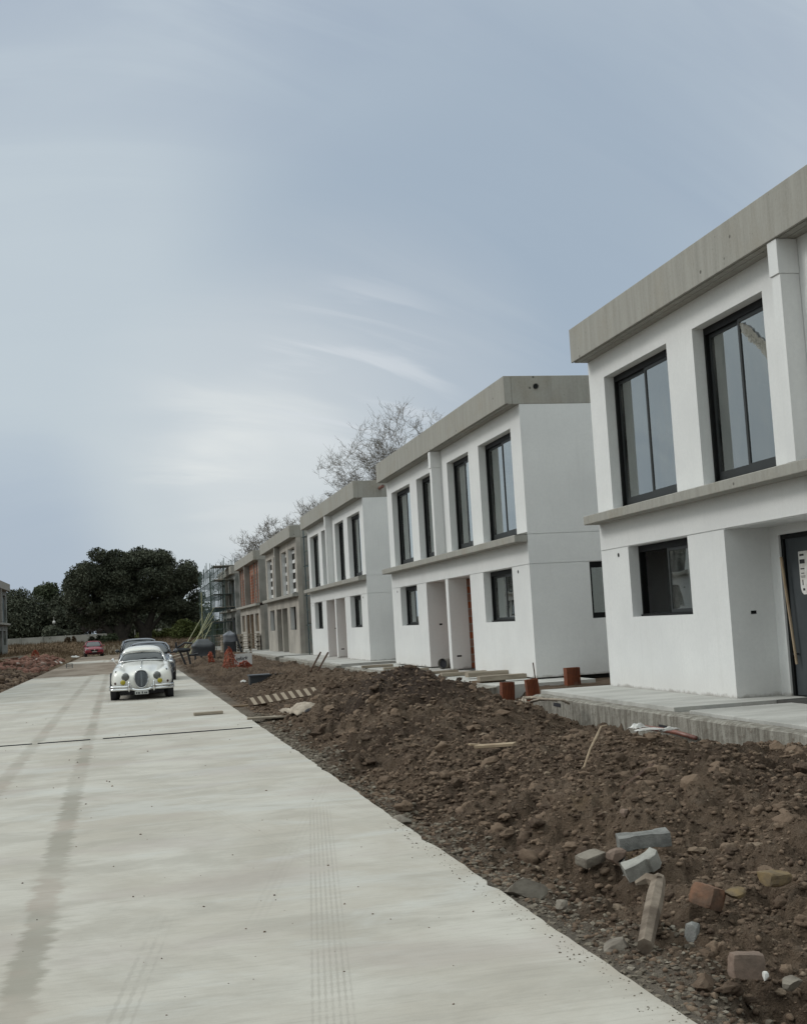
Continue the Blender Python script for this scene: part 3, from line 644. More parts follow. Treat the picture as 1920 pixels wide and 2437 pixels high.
# --- door of the nearest house
Lh=13.06; dy1=Lh-4.55; dy0=dy1-.95
dr=MB(); dr.box(.72,.77,dy0+.06,dy1-.06,.01,2.07); door=dr.build('door',MT['door'],h1,bevel=.004)
fr=MB(); bars(fr,.69,.80,dy0+.002,dy1-.002,.002,2.128,.06,bot=.012); fr.build('door_frame',MT['black'],door)
MB().tube((.66,dy1-.20,.42),(.62,dy1-.10,1.83),.018,.020,n=8).build('door_handle',MT['wood'],door)
MB().tube((.64,dy1-.17,.55),(.72,dy1-.17,.55),.012).build('handle_bracket',MT['dgrey'],door)
poly=[(0,.08),(.02,.03),(.06,0),(.20,0),(.23,.03),(.24,.08),(.24,.56),(0,.56)]
lb=MB(); lb.add([(.7195,dy1-.36-x,1.32+z) for x,z in poly]+[(.7165,dy1-.36-x,1.32+z) for x,z in poly],[tuple(range(8)),tuple(range(15,7,-1))]+[(i,8+i,8+(i+1)%8,(i+1)%8) for i in range(8)])
lo=lb.build('paper_label',MT['paper'],door)
yy0=dy1-.36
for (a,b,z0,z1) in((.03,.13,.50,.525),(.02,.14,.40,.455),(.03,.12,.325,.34),(.035,.11,.27,.28),(.03,.13,.235,.242),(.03,.12,.22,.226),(.05,.07,.12,.19),(.05,.10,.05,.08)): MB().box(.7148,.7163,yy0-b,yy0-a,1.32+z0,1.32+z1).build('label_print',MT['flatblack'],lo)
# crumpled plastic inside the second upstairs window, cabinet inside the ground floor
w3=Lh-5.78; pl=MB(); n=26
import random as _r
rg=_r.Random(8); pts=[]
P0=(8.06,5.97+Lh-3.93,5.30); 
vs=[];fs=[]
for i in range(n+1):
    u=i/n; y=5.97+w3+.90-u*.84; z=5.10-u*.72+.06*math.sin(u*3.1); 
    for j in range(9):
        w_=(j/8-.5)*(.14+.24*u+.05*math.sin(u*9)); vs.append((7.972+.012*rg.random(),y+rg.uniform(-.015,.015)+w_*.12,z+w_*.9+rg.uniform(-.02,.02)))
fs=[(i*9+j,(i+1)*9+j,(i+1)*9+j+1,i*9+j+1) for i in range(n) for j in range(8)]
pl.add(vs,fs); tag(pl.build('plastic_sheet',MT['film'],smooth=False),'crumpled clear plastic film peeling across an upstairs pane of the nearest house','plastic sheet')
cb=MB().box(8.9,9.2,16.3,16.75,.23,1.68); cbo=cb.build('cabinet',MT['dgrey'],bevel=.01); tag(cbo,'dark grey cabinet standing inside the open ground floor window','cabinet')
MB().box(8.885,8.9,16.33,16.72,.3,1.62).build('cabinet_door',MT['door'],cbo)

# ------------------------------------------------------------------ pavements in front of the houses
def pavement(y0,y1,name='pavement'):
    e=MB(); rg=random.Random(int(y0)); n=int((y1-y0)/.25); vs=[];fs=[]
    for i in range(n+1):
        y=y0+(y1-y0)*i/n; j=lambda a:rg.uniform(-a,a)
        vs+= [(6.42+j(.008),y,-.35),(6.42+j(.012),y,.150+j(.012)),(6.47+j(.01),y,.172+j(.008)),(6.622,y,.176+j(.006)),(6.622,y,-.35)]
    for i in range(n):
        for k in range(4): fs.append((i*5+k,i*5+k+1,i*5+5+k+1,i*5+5+k))
    fs+=[(4,3,2,1,0),tuple(n*5+k for k in range(5))]
    e.add(vs,fs); o=e.build('retaining_edge',MT['edge']); o['kind']='structure'
    return o
pavement(-8,19.0); pavement(21.6,36.9); pavement(38.6,53.6); pavement(55.3,70.5); pavement(72,87)
for a,b,z,x0 in((14.15,19.2,.228,6.625),(-8,13.8,.208,6.66),(21.7,36.9,.20,6.63),(38.7,53.6,.225,6.63),(55.4,70.5,.225,6.63),(72,87,.225,6.63),(89,104,.225,6.63)):
    o=MB().box(x0,8.6,a,b,-.2,z).build('pavement',MT['slab'],bevel=.008); o['kind']='structure'
o=MB().box(6.63,7.55,13.81,14.14,-.2,.165).build('pavement_joint_bed',MT['edge']); o['kind']='structure'
o=MB().box(7.0,7.5,13.802,14.148,.1655,.167).build('dark_void_sheet',MT['flatblack']); o['kind']='structure'  # flat black sheet paints the darkness of a hole between the slabs
# weep holes and the brown pipe stub in the retaining edge
for k,(y,z,h,w) in enumerate(((17.85,.045,.055,.30),(14.05,-.02,.05,.22))):
    o=MB().box(6.405,6.43,y-w/2,y+w/2,z,z+h).build('weep_hole',MT['flatblack']); tag(o,['dark slot low in the retaining edge, near the far end of the first pavement','dark slot in the retaining edge behind the brown pipe'][k],'drain hole')

# ------------------------------------------------------------------ loose things on the site
rg=random.Random(12)
def chunk(name,c,size,mtl,seed,rot=0,sub=I2,chop=.6,tilt=(0,0)):
    r=np.random.default_rng(seed); V=sub[0].copy()
    # blocky superellipsoid then random facets
    V=np.sign(V)*np.abs(V)**.75; V=V*(1+.10*(r.random((len(V),1))-.5))
    for _ in range(7):
        d=r.normal(size=3); d/=np.linalg.norm(d); q=V@d; V=V-d*np.maximum(0,q-chop)[:,None]
    V=V*np.array(size)/2
    from mathutils import Euler
    Mx=np.array(Euler((tilt[0],tilt[1],rot)).to_matrix()); V=V@Mx.T+np.array(c)
    return np_mesh(name,V,sub[1],mtl,smooth=False)
I3=ico(3)
def brickmesh(name,c,size,rot,mtl,seed,nick=.12):
    """worn rectangular brick: subdivided box with chipped corners"""
    import bmesh
    bm=bmesh.new(); bmesh.ops.create_cube(bm,size=1); bmesh.ops.subdivide_edges(bm,edges=bm.edges,cuts=5,use_grid_fill=True)
    r=random.Random(seed)
    offs=[(Vector((sx*.5,sy*.5,sz*.5)),r.uniform(.0,nick)) for sx in(-1,1) for sy in(-1,1) for sz in(-1,1)]
    for v in bm.verts:
        for cn,a in offs:
            d=(v.co-cn).length
            if d<.28: v.co-=cn*(a*(1-d/.28)*1.2)
        ed=sum(abs(abs(k)-.5)<1e-3 for k in v.co)
        if ed>=2: v.co*=.972
        v.co+=Vector((r.uniform(-1,1),r.uniform(-1,1),r.uniform(-1,1)))*.008
        v.co=Vector((v.co.x*size[0],v.co.y*size[1],v.co.z*size[2]))
    bm.transform(Matrix.Translation(Vector(c)*S)@__import__('mathutils').Euler(rot).to_matrix().to_4x4()@Matrix.Scale(S,4))
    me=bpy.data.meshes.new(name); bm.to_mesh(me); bm.free(); me.materials.append(mtl); o=bpy.data.objects.new(name,me); COL.objects.link(o)
    return o
def zs(x,y,k=0): return float(gz(x,y))+k
# concrete pavers near the camera (I-shaped interlocking blocks)
pv=[(-.15,-.06),(-.15,.06),(-.09,.06),(-.06,.04),(.06,.04),(.09,.06),(.15,.06),(.15,-.06),(.09,-.06),(.06,-.04),(-.06,-.04),(-.09,-.06)]
pv=[(x*.98,y*1.1) for x,y in pv]
def paver(poly,h,c,rot,mtl,label):
    m=MB(); m.prism(poly,h,(0,0,0)); o=m.build('concrete_paver',mtl,bevel=.003); o.location=[k*S for k in c]; o.rotation_euler=rot
    return tag(o,label,'paver')
paver(pv,.078,(2.82,6.55,.14),(R(4),R(-4),R(-14)),MT['paver'],'dark grey concrete paver lying level on top of a paler one on the soil heap')
c2=[(-.13,-.07),(-.13,.035),(-.085,.075)]+[(-.06+.13*math.cos(a)*.9+.03,.075-.05*math.sin(a)) for a in [math.pi*(1-k/8) for k in range(1,8)]]+[(.10,.075),(.13,.0),(.10,-.05),(.045,-.07),(.03,-.05),(-.05,-.07)]
paver([(x*.80,y*.8) for x,y in c2],.085,(2.66,6.20,.085),(R(16),R(-20),R(-12)),MT['paver2'],'pale grey broken concrete paver with a curved notch, tilted under the darker paver')
tag(brickmesh('broken_slab',(2.50,6.58,.10),(.15,.10,.055),(R(8),R(-8),R(20)),MT['mud_stone'],3),'flat pinkish broken tile piece beside the two concrete pavers','rubble')
tag(chunk('rubble_stone',(2.63,6.50,.10),(.13,.11,.12),MT['dullbrick'],21,.4),'brownish rubble lump wedged left of the pavers','stone')
tag(brickmesh('brick',(2.66,5.47,.10),(.145,.12,.105),(R(12),R(18),R(38)),MT['oldbrick'],5),'reddish brown half brick on the soil, tilted corner up','brick')
tag(brickmesh('brick',(2.385,4.60,.035),(.13,.10,.095),(R(-6),R(4),R(-12)),MT['dullbrick'],9,.2),'dusty pinkish half brick nearest the camera','brick')
tag(chunk('clay_lump',(2.80,5.47,.10),(.15,.09,.06),MT['ochre'],5,.6),'flat yellowish stone right of the reddish half brick','stone')
tag(chunk('clay_lump',(3.02,5.50,.15),(.20,.15,.10),MT['ochre'],8,.2,I3),'yellow ochre clay lump near the right edge of the photo','clay lump')
tag(chunk('clay_lump',(2.98,4.95,.17),(.2,.2,.14),MT['ochre'],18,.9,I3),'ochre stained soil lump cut by the right edge of the photo','clay lump')
tag(chunk('concrete_chunk',(2.06,6.45,.0),(.24,.19,.16),MT['mud_stone'],11,.3,I3),'pale grey concrete chunk at the edge of the road slab, left of the ochre patch','stone')
tag(chunk('concrete_chunk',(2.12,6.05,.0),(.12,.08,.06),MT['mud_stone'],13,1.3),'small pale concrete chunk on the road edge just below the larger chunk','stone')
tag(chunk('concrete_chunk',(2.08,5.22,-.0),(.20,.12,.06),MT['mud_stone'],14,.8),'flat pale concrete chunk on the road edge beside the muddy post','stone')
tag(chunk('rubble_stone',(2.42,5.15,.03),(.12,.09,.10),MT['paver'],15,.5),'grey stone leaning against the right side of the muddy post','stone')
tag(chunk('rubble_stone',(2.46,4.38,.02),(.09,.08,.07),MT['mud_stone'],16,.5),'grey round stone right of the dusty half brick','stone')
tag(chunk('rubble_stone',(3.05,7.35,.20),(.10,.09,.07),MT['dullbrick'],44,.5),'pinkish rubble stone up the slope behind the pavers','stone')
tag(chunk('rubble_stone',(3.62,7.5,.30),(.2,.16,.15),MT['clod'],45,.2,I3),'big dark clod on the slope at the right edge','stone')
tag(chunk('rubble_stone',(1.98,9.15,-.02),(.17,.13,.10),MT['mud_stone'],46,.2),'pale round stone half buried beside the road slab midway along the heap','stone')
tag(chunk('white_pebble',(2.365,4.415,.04),(.03,.025,.045),MT['paper'],17,0),'small white pebble beside the dusty half brick','pebble')
# muddy post: broken timber with a forked head
pp=MB(); 
a=Vector((2.13,5.02,.035)); b_=Vector((2.50,5.66,.16))
pp.path([a,a.lerp(b_,.35)+Vector((0,0,.006)),a.lerp(b_,.7),b_],[.036,.040,.043,.034],n=7)
pp.path([b_-Vector((.03,.06,0)),b_+Vector((-.06,-.0,.01)),b_+Vector((-.12,.01,-.01))],[.035,.03,.012],n=6)
tag(pp.build('timber_post',mat('mud_caked_post',(.26,.215,.17),(.11,.085,.065),5,.95,bump=.8,bscale=25)),'mud caked timber post with a snapped fork, lying on the heap near the road edge','post')
# boards and sticks on the heap
def board(c,size,rot,mtl,label,name='board',group=None,edge=None):
    m=MB(); m.obox((0,0,0),size); o=m.build(name,mtl,bevel=.004); o.location=[k*S for k in c]; o.rotation_euler=rot
    return tag(o,label,'board',group)
board((3.50,8.18,.285),(.62,.035,.03),(0,R(-9),R(43)),MT['rust'],'thin dark rusty strip sticking out of the heap')
board((3.49,11.6,.22),(.42,.09,.03),(R(4),R(-3),R(-38)),MT['wood'],'short splintered pine board on the middle of the heap')
board((3.36,11.75,.22),(.20,.06,.02),(R(4),R(8),R(10)),MT['wood'],'small splinter beside the pine board on the heap')
st=MB(); st.path([(3.55,9.35,.23),(3.75,9.7,.33),(3.98,10.1,.40),(4.22,10.6,.42),(4.36,10.8,.41)],[.009,.010,.011,.010,.008],n=6)
tag(st.build('bent_stick',MT['wood']),'thin pale bent stick lying across the heap','stick')
board((1.345,22.35,.03),(.52,.17,.05),(0,0,R(2)),MT['oldwood'],'short weathered board lying alone on the road slab')
board((2.22,20.45,.012),(.70,.20,.03),(0,R(1),R(-3)),MT['oldwood'],'board bridging the right edge of the road slab and the soil')
# striped barrier board
sb=MB().box(-.72,.72,-.012,.012,-.09,.09); sbo=sb.build('barrier_board',MT['redstripe']); sbo.location=[2.98*S,24.4*S,.12*S]; sbo.rotation_euler=(R(-35),R(-6),R(-6))
tag(sbo,'fallen narrow board with pale diagonal slats lying on the far soil','barrier board')
for k in range(9):
    x=-.66+k*.155; s_=MB(); s_.add([(x-.02,-.0145,.089),(x+.055,-.0145,.089),(x+.13,-.0145,-.089),(x+.055,-.0145,-.089),(x-.02,-.0122,.089),(x+.055,-.0122,.089),(x+.13,-.0122,-.089),(x+.055,-.0122,-.089)],[(0,3,2,1),(4,5,6,7),(0,1,5,4),(1,2,6,5),(2,3,7,6),(3,0,4,7)])
    s_.build('pale_stripe',MT['whitestripe'],sbo)
board((2.1,24.6,-.04),(1.1,.25,.07),(0,0,R(4)),MT['woodedge'],'reddish brown wet plank in the trench beside the road')
# torn sack: crumpled cloth grid
def cloth(name,c,w,l,h,mtl,seed,rot=0):
    n=22; r=np.random.default_rng(seed); u,v=np.meshgrid(np.linspace(-1,1,n),np.linspace(-1,1,n)); u=u.ravel();v=v.ravel()
    bz=np.maximum(0,1-u**2*.9)*np.maximum(0,1-v**2)*h; z=bz+(fbm(u*2.6+seed,v*2.6,4,seed)-.4)*h*1.1
    x=u*w/2*(1+.25*(fbm(v*2+3,u*0+1,2,seed)-.5)); y=v*l/2*(1+.3*(fbm(u*2+9,v*0+2,2,seed)-.5))
    ca,sa=math.cos(rot),math.sin(rot); V=np.stack([c[0]+x*ca-y*sa,c[1]+x*sa+y*ca,c[2]+np.maximum(z,-.02)],1)
    i=(np.arange(n-1)[:,None]*n+np.arange(n-1)[None]).ravel(); F=np.stack([i,i+1,i+1+n,i+n],1)
    o=np_mesh(name,V,F,mtl,smooth=True); m=o.modifiers.new('thick','SOLIDIFY'); m.thickness=.008*S; return o
sk=cloth('torn_sack',(2.78,19.9,.08),.62,.8,.15,MT['cloth'],3,.2); tag(sk,'torn pale sack with a black mouth, lying at the foot of the dark mound','sack')
MB().ell((2.86,19.50,.12),(.16,.05,.07)).build('sack_mouth',MT['flatblack'],sk,smooth=True)
# rope and hose bundle beside the pavement corner
rp=MB(); r=random.Random(5)
for k in range(7):
    x0=5.15+k*.10; y0=16.9+r.uniform(-.2,.2); zb=.14
    rp.path([(x0-.25+i*.09,y0+.35*math.sin(i*.8+k),zb+.10*abs(math.sin(i*.55+k*.3))+.02*r.random()) for i in range(9)],.018,n=6)
tag(rp.build('hose_bundle',MT['cloth'],smooth=True),'tangled dusty hoses and rags left of the first pavement corner','hose bundle')
# hollow clay blocks: body with vertical channels and grooves
def hollow(c,rot,label,sz=(.24,.13,.36)):
    w,d,h=sz; m=MB(); t_=.014
    for x in(-w/2,-w/6,w/6,w/2-t_): m.box(x,x+t_,-d/2,d/2,0,h)
    for y in(-d/2,-.007,d/2-t_): m.box(-w/2+.0005,w/2-.0005,y+.0005,y+t_-.0005,.001,h-.001)
    n=9
    for k in range(n):
        x=-w/2+.006+k*(w-.012)/(n-1)-.005
        m.box(x,x+.010,-d/2-.006,-d/2,0.004,h-.004); 
    o=m.build('hollow_clay_block',MT['hollow']); o.location=[k*S for k in c]; o.rotation_euler=rot
    return tag(o,label,'clay block','orange hollow clay blocks by the pavements')
hollow((6.62,21.05,-.07),(0,R(2),R(4)),'orange hollow clay block standing against the end of the second pavement')
hollow((7.02,20.75,-.05),(R(2),R(-5),R(-3)),'leaning orange hollow clay block between the other two clay blocks',(.22,.13,.38))
hollow((7.98,21.3,.12),(0,0,R(3)),'orange hollow clay block standing apart, in front of the grey side wall',(.27,.15,.34))
tag(MB().tube((7.10,20.75,-.02),(7.06,20.78,.62),.011,n=7).build('steel_rod',MT['rust']),'thin rusty steel rod standing upright at the corner of the first pavement','rod')
# planks laid across the second pavement edge
pk=[((6.62,7.58,22.85,.22,.10),'front thick plank nearest the clay blocks'),((6.90,8.0,24.7,.24,.10),'second thick plank back, overlapping the front one'),((6.75,8.05,26.3,.22,.08),'third plank back, flat and greyer'),
    ((6.82,7.6,28.0,.2,.06),'plank in front of the concrete pipe'),((6.75,7.45,30.3,.2,.06),'plank left of the concrete pipe'),((6.7,7.35,32.3,.2,.06),'plank before the far ground floor window'),((6.5,7.4,34.4,.24,.07),'wide plank at the far end of the row')]
for (x0,x1,y,w,h),lb in pk:
    m=MB().box(0,x1-x0,-w/2,w/2,0,h); o=m.build('plank',MT['oldwood'],bevel=.004); z=.205 if h<.09 else .235
    o.location=(x0*S,y*S,z*S); o.rotation_euler=(0,0,R(rg.uniform(-3,3))); tag(o,'weathered '+lb+', laid before the second house','plank','planks laid in front of the second house')
board((6.9,23.1,.212),(.5,.5,.04),(0,0,.2),MT['woodedge'],'brown timber packing piece under the front planks')
cp=MB(); n=20; cp.tube((7.62,29.45,.37),(8.1,29.9,.37),.135,n=n,cap=False); cp.tube((7.63,29.46,.37),(8.09,29.89,.37),.112,n=n,cap=False)
tag(cp.build('concrete_pipe',MT['cpipe'],smooth=True),'short grey concrete pipe standing at the porch of the second house','pipe')
MB().tube((7.66,29.49,.37),(7.70,29.53,.37),.113,n=20).build('dark_bore_plug',MT['flatblack'],bpy.data.objects['concrete_pipe'])  # black plug, the shade inside the pipe put in as colour
# brown pipe on the retaining edge, white scraps
tag(MB().path([(6.22,14.35,.0),(6.30,13.9,-.005),(6.36,13.55,-.02),(6.38,13.1,-.05)],[.032,.030,.028,.026],n=10).build('pvc_pipe',MT['pvc'],smooth=True),'brown plastic pipe lying against the retaining edge of the first pavement','pipe')
for k,(x,y,z,w,l,h,rot,lb) in enumerate(((5.95,13.75,.05,.25,.12,.05,.5,'crumpled white paper scrap near the retaining edge'),(5.85,13.2,.07,.34,.07,.03,-.1,'long white paper strip on the soil below the retaining edge'),(6.12,13.25,.05,.28,.06,.03,.3,'white plastic strip beside the brown pipe'),(2.9,32.4,.12,.16,.1,.05,0,'small white scrap beyond the striped board, nearer the road'),(3.1,29.6,.06,.14,.1,.05,0,'small white scrap on the flat soil by the road'))):
    tag(cloth('paper_scrap',(x,y,z),w,l,h,MT['paper'],20+k,rot),lb,'scrap')
# two dark bars leaning on the third pavement, dark box lid
for k,(x,y) in enumerate(((4.15,28.6),(4.33,28.6))): tag(MB().tube((x,y,.42),(x+.32,y+.3,.86-.02*k),.022,n=6).build('steel_bar',MT['rust']),['left of two dark bars stuck in the far mound','right of two dark bars stuck in the far mound'][k],'bar','two dark bars leaning together')
bx=MB(); bx.box(2.95,3.0,31.0,31.5,.02,.30).box(3.0,3.75,31.0,31.04,.02,.30).box(2.93,3.8,30.97,31.6,.30,.335)
tag(bx.build('meter_box',MT['tarp']),'dark open box half buried in the far soil heap','box')
# banner on stakes with faded lettering
sg=empty('banner_sign',(4.1,48,.05)); tag(sg,'white banner with dark slanted lettering on stakes above the soil','sign')
MB().box(-.12,.58,-.012,.012,.08,.52).build('banner',MT['signwhite'],sg)
for x in(-.10,.56): MB().tube((x,.03,-.2),(x,.03,.62),.018,n=6).build('stake',MT['woodedge'],sg)
cu=bpy.data.curves.new('lettering','FONT'); cu.body='infork'; cu.size=.19*S; cu.extrude=.002; cu.shear=.35; cu.offset=.004
tx=bpy.data.objects.new('lettering',cu); COL.objects.link(tx); tx.parent=sg; tx.location=(-.06*S,-.0165*S,.25*S); tx.rotation_euler=(R(90),R(-5),0); cu.materials.append(MT['flatblack'])
bpy.context.view_layer.update(); dg=bpy.context.evaluated_depsgraph_get(); tm=bpy.data.meshes.new_from_object(tx.evaluated_get(dg)); t2=bpy.data.objects.new('lettering',tm); COL.objects.link(t2)
t2.parent=sg; t2.location=tx.location; t2.rotation_euler=tx.rotation_euler; bpy.data.objects.remove(tx); t2.name='lettering'
# orange safety net sheets
def net(name,c,w,h,seed,rot,label,lean=.3):
    m=MB(); r=np.random.default_rng(seed); nx,nz=14,9; P={}
    for i in range(nx+1):
        for j in range(nz+1):
            u=i/nx;v=j/nz; P[i,j]=((u-.5)*w*(1-.55*v)+.05*r.normal()*.4,lean*v*h*.6+.06*math.sin(u*7+seed)+.02*r.normal(),v*h*(.75+.25*math.sin(u*3.2))+.01*r.normal())
    for i in range(nx+1):
        for j in range(nz+1):
            if i<nx: m.tube(P[i,j],P[i+1,j],.014,n=3,cap=False)
            if j<nz: m.tube(P[i,j],P[i,j+1],.014,n=3,cap=False)
    o=m.build(name,MT['orange']); o.location=[k*S for k in c]; o.rotation_euler=(0,0,rot); return tag(o,label,'safety net','orange safety nets on the site')
net('safety_net',(3.80,47.6,.02),.60,.86,2,.1,'orange safety net heaped up left of the white banner')
net('safety_net',(4.30,47.2,.0),.75,.30,3,0,'orange safety net trailing below the white banner',.0)
net('safety_net',(3.35,52,.22),.26,.42,6,.4,'small orange net scrap below the black tarpaulin')
# tarpaulin covered stacks
def tarp(c,sz,label,seed,mtl,cone=0):
    n=20; u,v=np.meshgrid(np.linspace(0,2*math.pi,n+1)[:-1],np.linspace(0,1,9)); u=u.ravel();v=v.ravel()
    rr=np.where(v<.62,1-.06*v,(1-(v-.62)/.38*(.96 if cone else .55))); e=.45
    cx=np.sign(np.cos(u))*np.abs(np.cos(u))**e; sy=np.sign(np.sin(u))*np.abs(np.sin(u))**e
    wob=1+.07*(fbm(u*1.7,v*5,3,seed)-.5)*2
    z=np.where(v<.62,v/.62*.62,.62+(v-.62)*(1.0)); 
    V=np.stack([c[0]+cx*rr*wob*sz[0]/2,c[1]+sy*rr*wob*sz[1]/2,c[2]+z*sz[2]+.02*np.sin(u*5)],1)
    V=np.vstack([V,[[c[0],c[1],c[2]+sz[2]*(1.02)]]])
    F=[]; 
    for j in range(8):
        for i in range(n): F.append([j*n+i,j*n+(i+1)%n,(j+1)*n+(i+1)%n,(j+1)*n+i])
    for i in range(n): F.append([8*n+i,8*n+(i+1)%n,len(V)-1,len(V)-1])
    m=MB(); m.add(V.tolist(),[tuple(dict.fromkeys(f)) for f in F]); return m
bs=empty('covered_load',(3.62,62,.05)); tag(bs,'low black plastic cover stretched over a wide load on legs beside the far road','covered load')
q=tarp((0,0,.28),(1.20,1.5,.80),'',4,None).build('black_cover',MT['tarp'],bs,smooth=True)
for x in(-.5,-.2,.45):
    MB().box(x,x+.09,-.72,-.64,-.25,.5).build('leg',MT['tarp'],bs)
b2=empty('covered_stack',(5.55,69.5,.25)); tag(b2,'tall black covered stack topped with a grey sheet, next to the pale crates','covered stack')
tarp((0,0,0),(.72,.9,.95),'',7,None).build('black_cover',MT['tarp'],b2,smooth=True)
tarp((.02,-.02,.62),(.76,.92,.62),'',9,None,cone=1).build('grey_top_sheet',MT['greytarp'],b2,smooth=True)
MB().path([(.18,-.3,1.9),(.33,-.42,1.0),(.60,-.5,.0),(.75,-.5,-.3)],[.03,.05,.06,.03],n=6).build('hanging_strap',MT['tarp'],b2)
# skip loader parts: dark boom between the cars and the tarpaulin
bm_=empty('trench_digger',(2.55,57.5,.0)); tag(bm_,'small dark digger with a jointed boom parked between the cars and the black cover','machine')
MB().path([(-.55,0,.75),(-.05,0,1.05),(.30,0,1.0)],.05,n=6).build('boom',MT['tarp'],bm_)
MB().path([(-.5,0,.75),(-.1,0,.70),(.2,0,.72)],[.09,.12,.06],n=6).build('engine_cover',MT['tarp'],bm_,smooth=True)
for a,b in(((.05,0,.7),(.20,0,-.05)),((-.3,0,.7),(-.05,0,.05)),((.15,0,.45),(.55,0,.50)),((-.45,0,1.1),(-.45,0,.6))): MB().tube((a[0],a[1],a[2]),(b[0],b[1],b[2]),.05,n=6).build('support_leg',MT['tarp'],bm_)
# pale crates (pallets) stacked in front of the brick house
def pallet():
    root=empty('pallet'); 
    for k in range(5): MB().box(-.55,.55,-.5+k*.22,-.5+k*.22+.12,.11,.13).build('deck_board',MT['oldwood'],root)
    for k in range(3): MB().box(-.55+k*.5,-.55+k*.5+.1,-.5,.5,.0,.11).build('bearer',MT['oldwood'],root)
    return root
p0=pallet(); first=True
lv=['bottom','second','third','fourth','fifth','sixth','top']
for cxk,(cx,side) in enumerate(((5.95,'left'),(7.15,'right'))):
    for k in range(7):
        q=p0 if first else copy_tree(p0); first=False
        q.location=(cx*S,74*S,(.22+.15*k)*S); q.rotation_euler=(0,0,R(rg.uniform(-4,4)))
        tag(q,f'pale timber pallet, {lv[k]} of the {side} stack before the brick house','pallet','pallets stacked before the brick house')
# scaffolding
def scaffold(loc,nx,ny,nz,dx,dy,dz,label,m1,m2,decks=True,rakers=0,seed=1):
    root=empty('scaffold',loc); tag(root,label,'scaffold'); r=random.Random(seed)
    X1=(nx-1)*dx; Y1=(ny-1)*dy; Z1=nz*dz
    for i in range(nx):
        for j in range(ny):
            x=i*dx;y=j*dy; h=Z1+r.uniform(-.1,.75); MB().tube((x,y,-.3),(x+r.uniform(-.03,.03),y,h),.028,n=5,cap=False).build('standard',m1,root)
    for k in range(1,nz+1):
        for i in range(nx): MB().tube((i*dx,-.1,k*dz),(i*dx,Y1+.1,k*dz+r.uniform(-.05,.05)),.024,n=5,cap=False).build('ledger',m1,root)
        for i in range(nx): 
            if r.random()<.7: MB().tube((i*dx,-.1,k*dz-.5*dz),(i*dx,Y1+.1,k*dz-.5*dz),.02,n=4,cap=False).build('guard_rail',m2,root)
        for j in range(ny): MB().tube((-.1,j*dy,k*dz),(X1+.1,j*dy,k*dz),.022,n=4,cap=False).build('transom',m2,root)
        if decks and r.random()<.8: 
            y0=r.choice([0,dy]); MB().box(0.02,X1-.02,y0,min(Y1,y0+dy*2),k*dz+.03,k*dz+.07).build('deck',MT['oldwood'],root)
    for j in range(ny-1):
        k=r.randrange(nz); MB().tube((0,j*dy,k*dz),(0,(j+1)*dy,(k+1)*dz),.02,n=4,cap=False).build('brace',m2,root)
    for k in range(rakers):
        a=r.uniform(0,Y1*.3); MB().tube((0,a,3.2-.55*k),(-2.2-.35*k,a-5-1.2*k,-.1),.03,n=5,cap=False).build('raking_strut',MT['yellowrail'],root)
    return root
scaffold((6.35,92,.1),3,13,6,.8,1.6,1.05,'green grey tube scaffolding in front of the farthest house, with slanting struts',MT['steel'],MT['steelb'],rakers=4,seed=3)
scaffold((8.0,53.4,.2),3,2,4,.8,1.6,1.35,'dark tube scaffolding in the gap between the third white house and the unpainted house',MT['steelb'],MT['steel'],seed=7)
# leaning poles and loose yard timber by the far scaffold
for k,(x0,y0,x1,y1,z1) in enumerate(((3.6,78,5.9,92,2.9),(4.1,78,6.1,92,2.2),(3.3,84,5.6,97,2.6),(5.1,88,5.15,88,4.4))):
    tag(MB().tube((x0,y0,.0),(x1,y1,z1),.035,n=5).build('leaning_pole',MT['yellowrail']),['longest slanting pole left of the far scaffold','second slanting pole, lower than the longest','third slanting pole behind the others','upright pale pole standing left of the far scaffold'][k],'pole','poles propped beside the far scaffold')
for k,(x,y,l,rt,lb) in enumerate(((2.7,66,1.3,.3,'nearest board tipped on the soil beside the digger'),(3.1,70,1.1,-.5,'middle board lying on the soil beyond the digger'),(2.9,75,1.6,.8,'farthest board lying on the soil beyond the digger'))):
    board((x,y,.22),(l,.2,.05),(0,R(-8),rt),MT['oldwood'],lb,group='boards on the far verge')
# ---- left verge
def zl(x,y): return float(gl(np.array([x]),np.array([y]))[0])
for k,(x,y,l,rt,tl,lb) in enumerate(((-7.0,77,1.5,.1,-4,'top flat board of the timber heap on the left verge'),(-7.35,76,1.6,.9,20,'board propped at a slant under the timber heap on the left'),(-6.9,75,1.2,-.4,12,'dark board sticking out to the right of the left timber heap'),(-7.5,73,.9,.0,0,'brown board low at the left end of the timber heap'))):
    board((x,y,.62 if k==0 else .35),(l,.35,.08),(0,R(tl),rt),[MT['oldwood'],MT['wood'],MT['woodedge'],MT['woodedge']][k],lb)
bk=MB().box(-.28,.28,-.15,.15,0,.22).build('concrete_block',MT['paver2'],bevel=.01); bk.location=[-6.25*S,76*S,.42*S]; bk.rotation_euler=(0,0,.1); tag(bk,'pale concrete block on the reddish rubble at the left','block')
net('safety_net',(-5.55,76,.25),.75,.75,11,.2,'orange safety net draped over the left rubble')
net('safety_net',(-5.2,69,.10),1.2,.35,12,.1,'flattened orange safety net low on the left rubble',.0)
net('safety_net',(-6.2,66,.10),1.4,.35,13,.3,'orange safety net half buried farthest left on the rubble',.0)
MT['redrub']=clodmat('red_rubble',(.16,.085,.065),(.26,.14,.11),(.42,.36,.32))
tag(scatter('brick_rubble',1700,(-8.2,-4.3),(58,82),(.04,.13),I1,51,MT['redrub'],zf=gl,pw=1.6),'reddish broken brick rubble strewn over the left verge','rubble',kind='stuff')
